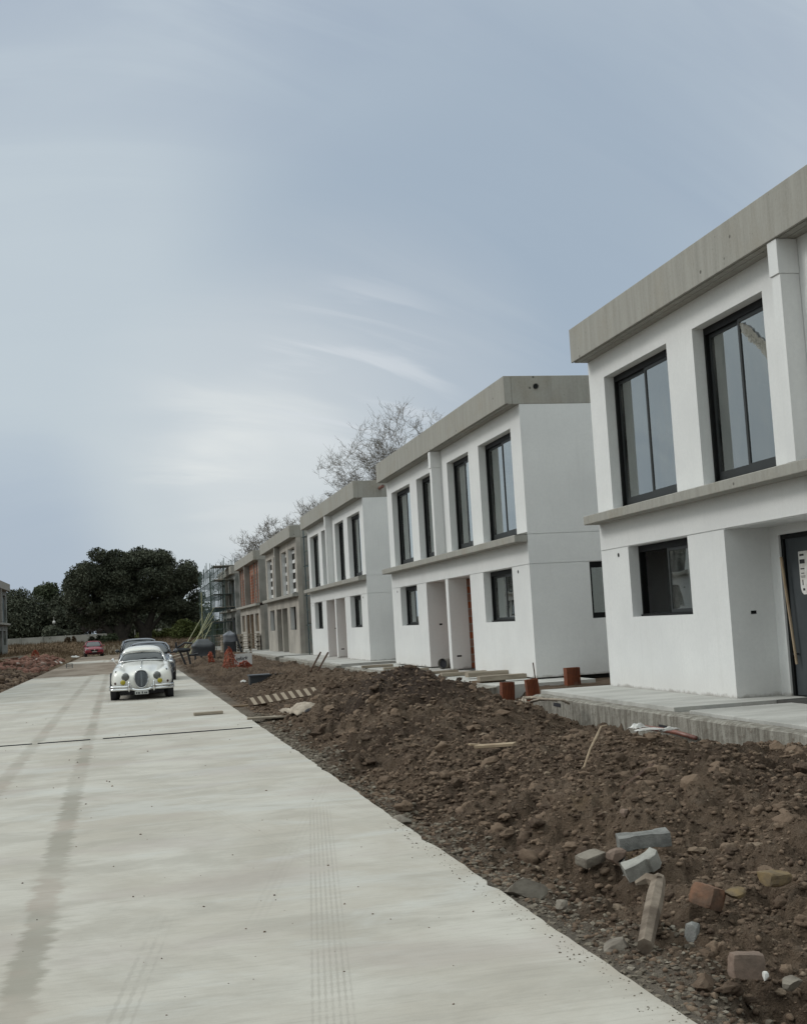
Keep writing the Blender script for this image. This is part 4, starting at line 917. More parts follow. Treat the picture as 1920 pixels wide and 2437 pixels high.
tag(scatter('verge_clods',2600,(-9,-3.95),(36,58),(.02,.09),I1,52,MT['clod'],zf=gl,pw=1.6),'dark soil clods on the left verge in front of the rubble','soil',kind='stuff')
br=MB(); r=random.Random(9)
for k in range(26):
    x=-4.75+r.uniform(-.5,.4); y=62+r.uniform(-2,3); a=r.uniform(0,3.14); l=r.uniform(.3,.9); br.tube((x,y,.08),(x+l*math.cos(a),y+l*math.sin(a),.1+r.uniform(0,.5)),.018,.006,n=4)
tag(br.build('branch_pile',MT['twig']),'tangle of cut grey branches at the left road edge','branches')
cr=empty('wire_crate',(-3.28,66,.0)); tag(cr,'small dark grey wire crate lying on the left side of the road','crate')
q=MB(); bars(q,-.02,.0,0,.3,0,.24,.025); bars(q,.28,.30,0,.3,0,.24,.025); q.box(-.02,.3,0,.02,.1,.13).box(-.02,.3,0,.02,.21,.24).box(-.02,.3,0,.3,0,.015); q.build('crate_body',MT['steelb'],cr)
for k,(x,y,w,lb) in enumerate(((-4.35,78,.5,'white plastic scrap beside the branches at the left road edge'),(-4.0,92,.7,'pale scrap strip at the left road edge before the red car'),(-6.9,66,.4,'white scrap low on the left rubble'))):
    tag(cloth('plastic_scrap',(x,y,zl(x,y)+.04),w,.3,.12,MT['paper'],40+k,0),lb,'scrap')
# boundary wall far behind
for nm,x0,y0,x1,y1,h,lb in(('boundary_wall',-26,142,-1.9,134,1.05,'long low pale boundary wall behind the left verge, broken by bushes'),('boundary_wall',.6,140,4.2,140,1.25,'short pale boundary wall seen between the trunks of the big trees')):
    n=int(math.hypot(x1-x0,y1-y0)/2.4); w=empty(nm,(x0,y0,.9)); tag(w,lb,'wall','pale boundary walls behind the site')
    ux,uy=(x1-x0)/n,(y1-y0)/n; a=math.atan2(y1-y0,x1-x0)
    for i in range(n): MB().obox((ux*(i+.5),uy*(i+.5),h/2),(2.34,.06,h),(0,0,a)).build('wall_panel',MT['distwall'],w)
    for i in range(n+1): MB().obox((ux*i,uy*i,h/2+.03),(.10,.12,h+.06),(0,0,a)).build('post',MT['distwall'],w)
lp=empty('lamp_post',(-8.1,139,.9)); tag(lp,'thin pale lamp post against the dark trees at the left','lamp post')
MB().tube((0,0,0),(0,0,3.2),.05,.04,n=6).build('pole',MT['distwall'],lp); MB().ell((0,0,2.6),(.16,.16,.2),8,6).build('lamp_head',MT['paper'],lp,smooth=True)

# ------------------------------------------------------------------ trees
def leaf_mesh(name,clusters,per,size,mtl,parent,seed,shell=.45,squash=1):
    """many small leaf sprays spread through ellipsoidal clumps"""
    r=np.random.default_rng(seed); C=[];
    for cx,cy,cz,rx,ry,rz in clusters:
        n=int(per*(rx*ry*rz)**(1/3)); d=r.normal(size=(n,3)); d/=np.linalg.norm(d,axis=1,keepdims=True)
        rad=(shell+(1-shell)*r.random((n,1))**.6)*(1+.22*(r.random((n,1))-.3)); C.append(np.array([cx,cy,cz])+d*rad*np.array([rx,ry,rz]))
    P=np.concatenate(C); n=len(P); k=5
    # each spray: 2 crossed leaf quads
    a=r.normal(size=(n,3)); a/=np.linalg.norm(a,axis=1,keepdims=True); b=np.cross(a,r.normal(size=(n,3))); b/=np.linalg.norm(b,axis=1,keepdims=True)
    s=size*(.5+r.random((n,1))); a*=s; b*=s*.55
    V=np.stack([P-a,P-b*.9,P+a,P+b*.9],1).reshape(-1,3); F=np.arange(n*4).reshape(n,4)
    return np_mesh(name,V,F,mtl,parent,smooth=False)
def limb(m,p,d,l,r0,depth,rng,tips,bend=.25,split=(2,3),ratio=.72,minr=.012,up=.1,n=5):
    pts=[Vector(p)]; d=Vector(d).normalized(); k=4
    for i in range(k):
        d=(d+Vector((rng.uniform(-1,1),rng.uniform(-1,1),rng.uniform(-.7,1)))*bend*.5+Vector((0,0,up*.3))).normalized(); pts.append(pts[-1]+d*(l/k))
    r1=max(minr,r0*.62); m.path(pts,[r0+(r1-r0)*i/k for i in range(k+1)],n=n if r0>.05 else 3,cap=False)
    tips.append(pts[-1])
    if depth<=0:
        for _ in range(2):
            e=pts[-1]+Vector((rng.uniform(-1,1),rng.uniform(-1,1),rng.uniform(-.3,1)))*l*.7; m.tube(pts[rng.randint(1,k)],e,minr*.9,minr*.5,n=3,cap=False)
        return
    for j in range(rng.randint(*split)):
        i=rng.randint(2,k); sd=(d+Vector((rng.uniform(-1,1),rng.uniform(-1,1),rng.uniform(-.8,.8)))*1.25).normalized()
        limb(m,pts[i],sd,l*ratio*rng.uniform(.75,1.15),r1*.8,depth-1,rng,tips,bend,split,ratio,minr,up,n)
def evergreen(name,base,clusters,trunks,label,seed,leafm,per=620,size=.17,group=None):
    root=empty(name,base); tag(root,label,'tree',group); rng=random.Random(seed); m=MB(); tips=[]
    for pts,rad in trunks: m.path(pts,rad,n=9,cap=False)
    m.build('trunk',MT['bark'],root,smooth=True)
    l=MB()
    for cx,cy,cz,rx,ry,rz in clusters[::2]:
        t0=min((Vector(p[0][-1]) for p in trunks),key=lambda q:(q-Vector((cx,cy,cz))).length)
        mid=(t0+Vector((cx,cy,cz)))/2+Vector((rng.uniform(-.3,.3),0,-.3)); l.path([t0,mid,(cx,cy,cz),(cx+rng.uniform(-.6,.6),cy,cz+rz*.7)],[.14,.09,.05,.02],n=5,cap=False)
    l.build('limbs',MT['bark'],root,smooth=True)
    leaf_mesh('crown',clusters,per,size,leafm,root,seed,shell=.35)
    return root
def dome(rng,n,cx,cz,w,h,dep,r,low=.0):
    out=[]
    for i in range(n):
        a=rng.uniform(0,math.pi); u=rng.uniform(.35,1); x=cx+math.cos(a)*w*u; z=cz+(math.sin(a)**.8)*h*u-low*(1-math.sin(a)); y=rng.uniform(-dep,dep)*(1-.4*u)
        q=r*rng.uniform(.65,1.25); out.append((x,y,z,q,q,q*.72))
    return out
BT=1.15
r=random.Random(31)
cl=dome(r,50,.35,4.3,5.0,4.75,3.2,1.15)+dome(r,16,.2,3.0,4.9,.9,2.5,.95)+dome(r,14,-.3,4.2,2.6,1.8,2.2,1.0)+[(4.9,0,5.6,1.0,1,.7),(5.3,0,4.2,.9,.9,.7),(4.2,0,2.7,1.1,1,.8),(-3.9,0,3.6,1.1,1,.9),(5.0,0,2.4,.9,.9,.8),(-3.2,0,2.2,1,1,.6),(2.6,0,2.2,1.0,1,.7),(-.9,1,7.9,1.2,1,.8),(1.5,0,8.5,1.3,1,.75)]
evergreen('evergreen_tree',(1.55,125,BT-.2),cl,[([(0,0,-.2),(-.25,0,1.2),(-1.3,0,2.7),(-2.0,.2,4.0)],[.55,.48,.30,.2]),([(.15,0,-.2),(.25,0,1.4),(.9,0,3.0),(1.2,0,4.6)],[.5,.42,.3,.2]),([(.3,0,.9),(1.2,0,1.9),(2.6,0,3.4)],[.3,.2,.12])],
  'big wide evergreen tree right of the red car, its trunk forking low',5,MT['leaf'],per=1050,size=.115)
r=random.Random(37)
cl=dome(r,34,-1.7,3.6,3.0,5.6,2.4,1.15)+dome(r,10,-.6,3.2,2.4,1.6,2,1.0)+[(-3.9,0,4.6,1,1,.8),(-4.4,0,5.8,.9,.9,.8),(-4.3,0,6.9,.8,.8,.7),(-3.0,0,7.7,.9,.9,.7),(-1.2,0,8.5,1.1,1,.7),(-.2,0,8.9,.9,.9,.5),(-4.5,0,3.4,.7,.7,.7),(-2.6,0,2.3,1.0,.9,.8),(-.6,0,2.5,1.2,.9,.9),(.8,0,2.6,1.0,.9,.8),(-3.6,0,2.6,.8,.8,.6)]
evergreen('evergreen_tree',(-.95,124,BT-.3),cl,[([(.25,0,-.2),(0,0,1.5),(.1,0,3.0),(.3,0,4.6)],[.75,.6,.42,.25]),([(-.3,0,0),(-1.1,0,1.4),(-2.2,0,2.6),(-3.0,0,4.2)],[.45,.34,.25,.16]),([(.4,0,.6),(1.0,0,1.9),(1.6,0,3.0)],[.4,.3,.2])],
  'tall evergreen tree directly behind the red car with a dark leaning trunk',6,MT['leaf'],per=950,size=.115)
# belt of dark trees farther off on the left
LBL=['tall olive green tree rising left of the two big evergreens','second olive green tree further left, lower and sparser','dark brown thicket tree left of the olive trees','bare greyish tree at the far left edge above the house roof','dark leafless tree in the middle of the left belt','short brown bare tree just left of the big evergreen','dark bushy tree at the foot of the left belt','low dark bush in front of the boundary wall at the left','dark bare tree behind the left belt','brown bare tree behind the red car']
def roundtree(x,y,h,w,seed,leafm,label,per=420,size=.15,low=.15):
    rr=random.Random(seed); n=int(10+w*3); cl=[]
    for i in range(n):
        a=rr.uniform(0,6.28); u=rr.uniform(.2,1)**.7; z=h*(low+(.92-low)*rr.random()); k=math.sin(math.pi*min(.98,max(.12,z/h))**.8)
        q=w*.28*rr.uniform(.7,1.2); cl.append((math.cos(a)*w*.5*u*k,math.sin(a)*w*.5*u*k,z,q,q,q*.8))
    return evergreen('broadleaf_tree',(x,y,.9),cl,[([(0,0,-.2),(rr.uniform(-.3,.3),0,h*.4),(0,0,h*.75)],[.25,.18,.08])],label,seed,leafm,per,size,'trees beyond the boundary wall')
roundtree(-6.4,150,7.9,3.6,51,MT['leaf2'],LBL[0],low=.45,per=300); roundtree(-9.6,152,7.8,4.0,52,MT['leaf2'],LBL[1],low=.5,per=300)
roundtree(-12.2,146,6.4,6.6,53,MT['leaf'],LBL[2],per=520,low=.02); roundtree(-7.2,146,5.4,5.5,55,MT['leaf'],LBL[6],per=520,low=.02)
roundtree(-8.0,138,2.0,3.0,54,MT['leaf'],LBL[7],per=420,low=.02)
def baretree(x,y,h,seed,label,mtl,depth=5,spread=.9,minr=.012,base=0,group=None,r0=.22,lean=0,first=.45):
    root=empty('bare_tree',(x,y,base)); tag(root,label,'tree',group); rng=random.Random(seed)
    t=MB(); top=Vector((lean,0,h*first)); t.path([(0,0,-.3),(lean*.3,0,h*first*.5),top],[r0,r0*.8,r0*.6],n=7,cap=False); t.build('trunk',mtl,root,smooth=True)
    m=MB(); tips=[]
    for k in range(5):
        a=k*1.256+rng.uniform(-.4,.4); limb(m,top-Vector((0,0,rng.uniform(0,h*.12))),(math.cos(a)*spread,math.sin(a)*spread,1.0),h*.27,r0*.42,depth,rng,tips,.5,(2,4),.72,minr,.10)
    m.build('branches',mtl,root)
    return root
GB='bare trees standing behind the house row'
def tw(*a,**k): return baretree(*a,**k)
tw(16.8,77,13.1,61,'big bare tree rising behind the second and third houses',MT['twig'],depth=6,group=GB,minr=.009,spread=.75,first=.50,r0=.17)
tw(19.6,77.5,13.4,62,'bare tree right of the biggest one, mostly hidden by the second house roof',MT['twig'],depth=6,group=GB,minr=.009,r0=.16)
tw(14.2,79,10.0,63,'bare tree left of the biggest one above the third house roof',MT['twig'],depth=6,group=GB,minr=.009,spread=1.1,r0=.15)
tw(15.0,112,11.8,64,'bare tree above the roof of the unpainted house',MT['twig'],depth=6,group=GB,minr=.012,spread=1.1,r0=.16)
tw(11.9,116,9.6,65,'lowest bare tree above the roof of the brick house',MT['twig'],depth=5,group=GB,minr=.012,spread=1.3,r0=.15)
tw(18.5,110,11.8,66,'bare tree between the third house roof and the unpainted house',MT['twig'],depth=5,group=GB,minr=.012,r0=.15)
GL='trees beyond the boundary wall'
for k,(x,y,h,sd,li) in enumerate(((-14.0,150,7.4,71,3),(-10.2,148,6.0,72,4),(-4.5,146,5.2,73,5),(-12.5,156,7.2,74,8),(-3.2,140,4.6,75,9))):
    baretree(x,y,h,sd,LBL[li],MT['twigd'] if k else MT['twig'],depth=5 if k!=0 else 4,group=GL,base=.9,minr=.03 if k else .014,spread=1.2,r0=.2,first=.3)
def shrub(x,y,w,h,seed,label,m='shrub',per=900,base=.9,cat='shrub',n=9,size=.12,group=None):
    rr=random.Random(seed); root=empty('shrub',(x,y,base)); tag(root,label,cat,group)
    cl=[(rr.uniform(-.5,.5)*w,rr.uniform(-.4,.4)*w*.5,h*rr.uniform(.2,.6),w*.22,w*.2,h*.42) for _ in range(n)]
    st=MB()
    for c in cl: st.path([(c[0]*.4,c[1]*.4,-.1),(c[0],c[1],c[2])],[.03,.012],n=4)
    st.build('stems',MT['bark'],root); leaf_mesh('foliage',cl,per,size,MT[m],root,seed,.2); return root
shrub(5.6,121,3.6,2.0,81,'bright green shrub right of the big evergreen trunk',n=12); shrub(7.9,119,3.0,1.7,82,'olive green shrub behind the slanting poles')
shrub(2.9,132,3.5,1.4,83,'green shrub seen between the two big trunks behind the short wall')
roundtree(.3,150,4.2,7.0,57,MT['leaf'],'dark trees seen low between the two big trunks',per=420,low=.02); roundtree(6.5,155,4.0,8.0,58,MT['leaf2'],'low trees behind the green shrubs on the right',per=420,low=.02)
shrub(-5.8,128,1.0,1.1,84,'round brown bush in front of the long boundary wall',m='drygrass',n=5); shrub(-3.3,127,1.6,.9,85,'dark green bush before the boundary wall left of the red car',m='leaf',n=6)
shrub(-1.9,122,1.5,1.0,86,'pale leafy bush at the right end of the boundary wall',m='leaf2',n=6)
# dry grass over the rise behind the site
r=np.random.default_rng(3); n=26000; x=-16+28*r.random(n); y=84+44*r.random(n); ok=(x<-4.2)|((y>106)&(x<9)); x=x[ok];y=y[ok]; n=len(x)
z=np.where(x<-3.9,gl(x,y),-.02+1.0*sst(104,122,y)); hgt=.10+.30*r.random(n)**2; a=r.random(n)*6.28; w=.035
V=np.stack([np.stack([x-w*np.cos(a),y-w*np.sin(a),z-.03],1),np.stack([x+w*np.cos(a),y+w*np.sin(a),z-.03],1),np.stack([x+.1*r.normal(size=n),y+.1*r.normal(size=n),z+hgt],1)],1).reshape(-1,3)
tag(np_mesh('dry_grass',V,np.arange(n*3).reshape(n,3),MT['drygrass']),'dry brown grass on the rise beyond the road end','grass',kind='stuff')

# ------------------------------------------------------------------ cars
def loft(secs,mirror=True,caps=True):
    """secs: list of (y,[(x,z)...]) half profiles running from centre top round to centre bottom"""
    m=MB(); n=len(secs[0][1]); full=[]
    for y,p in secs: full.append([(x,y,z) for x,z in p]+[(-x,y,z) for x,z in p[-2:0:-1]])
    k=len(full[0]); vs=[v for ring in full for v in ring]; fs=[]
    for i in range(len(full)-1):
        for j in range(k): fs.append((i*k+j,i*k+(j+1)%k,(i+1)*k+(j+1)%k,(i+1)*k+j))
    fs+=[tuple(range(k-1,-1,-1)),tuple(range((len(full)-1)*k,len(full)*k))]
    m.add(vs,fs); return m
def subsurf(o,lv=2):
    q=o.modifiers.new('sub','SUBSURF'); q.levels=lv; q.render_levels=lv; return o
def wheel(root,x,y,r,w,steer=0,rimr=.6):
    t=MB(); n=28; sgn=1 if x>0 else -1
    prof=[(0,r*.70),(w*.08,r*.9),(w*.22,r),(w*.78,r),(w*.92,r*.9),(w,r*.70)]
    vs=[];fs=[]
    for px,pr in prof:
        for k in range(n):
            a=2*math.pi*k/n; vs.append((x-w/2+px,y+pr*math.cos(a),r+pr*math.sin(a)))
    for i in range(len(prof)-1):
        for k in range(n): fs.append((i*n+k,i*n+(k+1)%n,(i+1)*n+(k+1)%n,(i+1)*n+k))
    fs+=[tuple(range(n)),tuple(range(5*n+n-1,5*n-1,-1))]; t.add(vs,fs)
    o=t.build('wheel',MT['tyre'],root,smooth=False)
    MB().tube((x+sgn*w*.30,y,r),(x+sgn*w*.53,y,r),r*rimr,r*rimr*.8,n=18).build('rim',MT['rim'],o)
    return o
def lamp(root,c,r,mtl,dep=.05,name='headlight',ring=True):
    h=MB(); n=18
    if ring: h.tube((c[0],c[1]+dep,c[2]),(c[0],c[1]-dep*.4,c[2]),r*1.14,r*1.08,n=n); o=h.build(name,MT['chrome'],root,smooth=False)
    else: o=MB().tube((c[0],c[1]+dep,c[2]),(c[0],c[1]-.001,c[2]),r*1.02,n=n).build(name,MT['black'],root)
    e=MB(); vs=[];fs=[]
    for j in range(5):
        ph=math.pi/2*j/4
        for i in range(16): th=2*math.pi*i/16; vs.append((c[0]+r*math.sin(ph)*math.cos(th),c[1]-dep*.42-dep*.7*math.cos(ph),c[2]+r*math.sin(ph)*math.sin(th)))
    for j in range(4):
        for i in range(16): fs.append((j*16+i,j*16+(i+1)%16,(j+1)*16+(i+1)%16,(j+1)*16+i))
    e.add(vs,fs); e.build('lens',mtl,o,smooth=True); return o
def vintage(loc,rot):
    root=empty('vintage_car',loc,(0,0,rot))
    tag(root,'white vintage coupe with an oval dark grille and yellow fog lamps, nearest of the cars','car')
    S_=[(0.02,[(0,.60),(.13,.59),(.17,.53),(.20,.47),(.24,.45),(.27,.42),(.29,.36),(.27,.29),(.16,.26),(0,.25)]),
        (.09,[(0,.665),(.15,.655),(.20,.60),(.28,.56),(.40,.60),(.52,.58),(.60,.47),(.59,.30),(.4,.24),(0,.22)]),
        (.22,[(0,.715),(.16,.70),(.23,.645),(.33,.615),(.47,.705),(.62,.675),(.70,.50),(.69,.28),(.5,.21),(0,.21)]),
        (.45,[(0,.76),(.17,.75),(.26,.69),(.36,.65),(.51,.755),(.655,.725),(.73,.53),(.72,.29),(.5,.20),(0,.20)]),
        (.9,[(0,.815),(.18,.805),(.29,.755),(.40,.705),(.54,.775),(.665,.745),(.745,.55),(.735,.27),(.5,.19),(0,.19)]),
        (1.4,[(0,.855),(.22,.85),(.34,.815),(.45,.765),(.57,.785),(.675,.745),(.745,.55),(.735,.23),(.5,.18),(0,.18)]),
        (1.85,[(0,.875),(.26,.872),(.42,.86),(.53,.835),(.60,.81),(.68,.76),(.745,.55),(.735,.21),(.5,.18),(0,.18)]),
        (2.6,[(0,.88),(.26,.88),(.44,.872),(.55,.85),(.62,.82),(.69,.76),(.74,.55),(.73,.20),(.5,.18),(0,.18)]),
        (3.1,[(0,.87),(.26,.865),(.42,.85),(.53,.84),(.62,.83),(.72,.77),(.765,.56),(.745,.24),(.5,.19),(0,.19)]),
        (3.7,[(0,.80),(.24,.79),(.36,.76),(.46,.74),(.56,.72),(.65,.66),(.69,.52),(.67,.28),(.5,.22),(0,.22)]),
        (4.05,[(0,.58),(.18,.57),(.28,.55),(.36,.53),(.44,.51),(.50,.47),(.53,.42),(.50,.32),(.4,.28),(0,.28)])]
    body=subsurf(loft(S_).build('body',MT['carwhite'],root,smooth=True),2)
    # wheel arches shown as dark recess rings
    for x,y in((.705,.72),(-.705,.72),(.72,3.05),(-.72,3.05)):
        sgn=1 if x>0 else -1; MB().tube((x-sgn*.10,y,.31),(x+sgn*.032,y,.31),.335,n=26).build('wheel_arch',MT['flatblack'],body)
    G_=[(1.80,[(0,.872),(.30,.87),(.46,.865),(.56,.84),(.50,.83),(0,.83)]),(2.02,[(0,1.04),(.34,1.035),(.50,1.0),(.56,.86),(.50,.83),(0,.83)]),
        (2.22,[(0,1.145),(.32,1.135),(.46,1.08),(.55,.87),(.50,.83),(0,.83)]),(2.6,[(0,1.19),(.32,1.18),(.46,1.11),(.55,.87),(.50,.83),(0,.83)]),
        (3.0,[(0,1.15),(.25,1.14),(.37,1.08),(.51,.87),(.50,.83),(0,.83)]),(3.35,[(0,1.0),(.2,.99),(.32,.95),(.47,.86),(.45,.8),(0,.8)]),(3.6,[(0,.83),(.2,.82),(.3,.81),(.4,.8),(.4,.76),(0,.76)])]
    gl_=subsurf(loft(G_).build('windscreen',MT['carglass'],root,smooth=True),2)
    Rf=[(2.10,[(0,1.150),(.30,1.142),(.43,1.105),(.51,1.02),(.49,1.0),(.41,1.075),(.28,1.11),(0,1.115)]),(2.26,[(0,1.225),(.31,1.215),(.45,1.16),(.525,1.03),(.50,1.0),(.42,1.10),(.28,1.15),(0,1.16)]),
        (2.65,[(0,1.265),(.32,1.25),(.46,1.185),(.53,1.05),(.51,1.02),(.43,1.13),(.28,1.19),(0,1.2)]),(3.0,[(0,1.225),(.31,1.21),(.44,1.14),(.52,1.0),(.50,.98),(.37,1.1),(.24,1.16),(0,1.17)]),
        (3.35,[(0,1.05),(.22,1.04),(.35,.99),(.47,.90),(.45,.88),(.33,.97),(.22,1.01),(0,1.02)]),(3.62,[(0,.86),(.22,.85),(.34,.84),(.46,.82),(.45,.80),(.33,.81),(.22,.82),(0,.83)])]
    rf=subsurf(loft(Rf).build('roof',MT['carwhite'],root,smooth=True),2)
    for s in(-1,1):
        MB().path([(s*.575,1.80,.845),(s*.515,2.02,.97),(s*.455,2.17,1.085)],[.017,.015,.013],n=6).build('pillar',MT['chrome'],root,smooth=True)
        MB().path([(s*.545,2.62,.86),(s*.46,2.62,1.08)],.02,n=6).build('pillar',MT['carwhite'],root,smooth=True); MB().path([(s*.545,3.05,.86),(s*.47,3.02,1.04)],.05,n=6).build('pillar',MT['carwhite'],root,smooth=True)
    tr=MB(); tr.path([(-.55,1.80,.862),(-.30,1.775,.888),(0,1.765,.894),(.30,1.775,.888),(.55,1.80,.862)],.010,n=5); tr.path([(-.50,2.15,1.04),(-.40,2.12,1.10),(-.26,2.11,1.125),(0,2.10,1.135),(.26,2.11,1.125),(.40,2.12,1.10),(.50,2.15,1.04)],.008,n=5)
    tr.path([(0,1.76,.885),(0,1.4,.868),(0,.9,.828),(0,.45,.772),(0,.22,.727)],.010,n=5); tr.build('chrome_trim',MT['chrome'],root,smooth=True)
    MB().path([(-.18,1.80,.90),(.05,1.87,.935),(.12,1.88,.93)],.008,n=4).build('wiper',MT['black'],root); MB().path([(.12,1.80,.90),(.30,1.87,.94),(.38,1.88,.93)],.008,n=4).build('wiper',MT['black'],root)
    # grille: tall oval with centre bar and fine slats
    g=MB(); n=28; out=[(.155*math.copysign(abs(math.cos(a))**.75,math.cos(a)),.49+.20*math.copysign(abs(math.sin(a))**.85,math.sin(a))-.0*1) for a in [2*math.pi*k/n for k in range(n)]]
    out=[(x*(1-.20*max(0,(.49-z)/.2)),z) for x,z in out]
    vs=[(x,-.035+.10*max(0,z-.5),z) for x,z in out]+[(x*1.06,.12,z) for x,z in out]; g.add(vs,[tuple(range(n))]+[(i,n+i,n+(i+1)%n,(i+1)%n) for i in range(n)])
    gr=g.build('grille',MT['grille'],root)
    rg_=MB(); rg_.path([(x*1.03,-.03+.10*max(0,z-.5),.49+(z-.49)*1.03) for x,z in out+out[:1]],.011,n=6); rg_.build('grille_surround',MT['chrome'],gr,smooth=True)
    sl=MB()
    for k in range(-4,5):
        x=k*.030; hh=.185*math.sqrt(max(.05,1-(x/.165)**2)); w=.011 if k==0 else .0045; sl.box(x-w,x+w,-.048,-.02,.49-hh*(.92),.49); sl.add([(x-w,-.046,.49),(x+w,-.046,.49),(x+w,-.030,.49+hh*.95),(x-w,-.030,.49+hh*.95)],[(0,1,2,3)])
    sl.build('grille_slats',mat('steel_slats',(.22,.24,.26),rough=.3,metal=.7),gr)
    for s in(-1,1):
        lamp(root,(s*.365,.075,.545),.088,MT['lens'],.06)
        lamp(root,(s*.425,.015,.425),.060,MT['ylens'],.05,'fog_lamp',True)
        lamp(root,(s*.60,.135,.405),.030,MT['rlens'],.02,'indicator',False)
        MB().ell((s*.585,.30,.668),(.026,.05,.026),10,6).build('side_lamp',MT['black'],root,smooth=True)
        MB().path([(s*.62,1.95,.82),(s*.70,1.93,.90)],[.008,.006],n=5).ell((s*.71,1.93,.93),(.04,.015,.04),10,6).build('mirror',MT['chrome'],root,smooth=True)
    # bumper: two ribbed blades curving round, dipping under the grille, two overriders
    for z,rr in((.325,.026),(.262,.030)):
        pts=[(-.735,.45,z),(-.725,.16,z),(-.66,.0,z),(-.45,-.055,z),(-.22,-.075,z)]
        b=MB(); b.path(pts,rr,n=7); b.path([(-x,y,zz) for x,y,zz in pts],rr,n=7)
        if z<.3: b.path([(-.24,-.075,.275),(-.17,-.085,.25),(-.09,-.09,.235),(.09,-.09,.235),(.17,-.085,.25),(.24,-.075,.275)],.030,n=7)
        b.build('bumper',MT['chrome'],root,smooth=True)
    for s in(-1,1): MB().ell((s*.285,-.10,.325),(.030,.035,.125),10,9).build('overrider',MT['chrome'],root,smooth=True)
    pt=MB().box(-.155,.155,-.125,-.115,.135,.215).build('number_plate',MT['plate'],root,bevel=.003)
    for a_,b_ in((.0,.03),(-.13,-.10),(-.08,-.04),(.06,.09),(.10,.13)): MB().box(a_,b_,-.127,-.1245,.150,.200 if a_==0 else .19).build('plate_mark',MT['flatblack'],pt)
    for x,y in((.60,.72),(-.60,.72),(.60,3.05),(-.60,3.05)): wheel(root,x,y,.305,.165)
    MB().box(-.52,.52,.35,3.8,.13,.30).build('underside',MT['flatblack'],root)
    for s in(-1,1): MB().path([(s*.22,2.45,.80),(s*.22,2.5,1.0)],[.13,.10],n=8).ell((s*.22,2.5,1.03),(.09,.05,.07),8,6).build('seat',MT['greytarp'],root,smooth=True)
    return root
vintage((.235,29.17,0),R(-1.5))
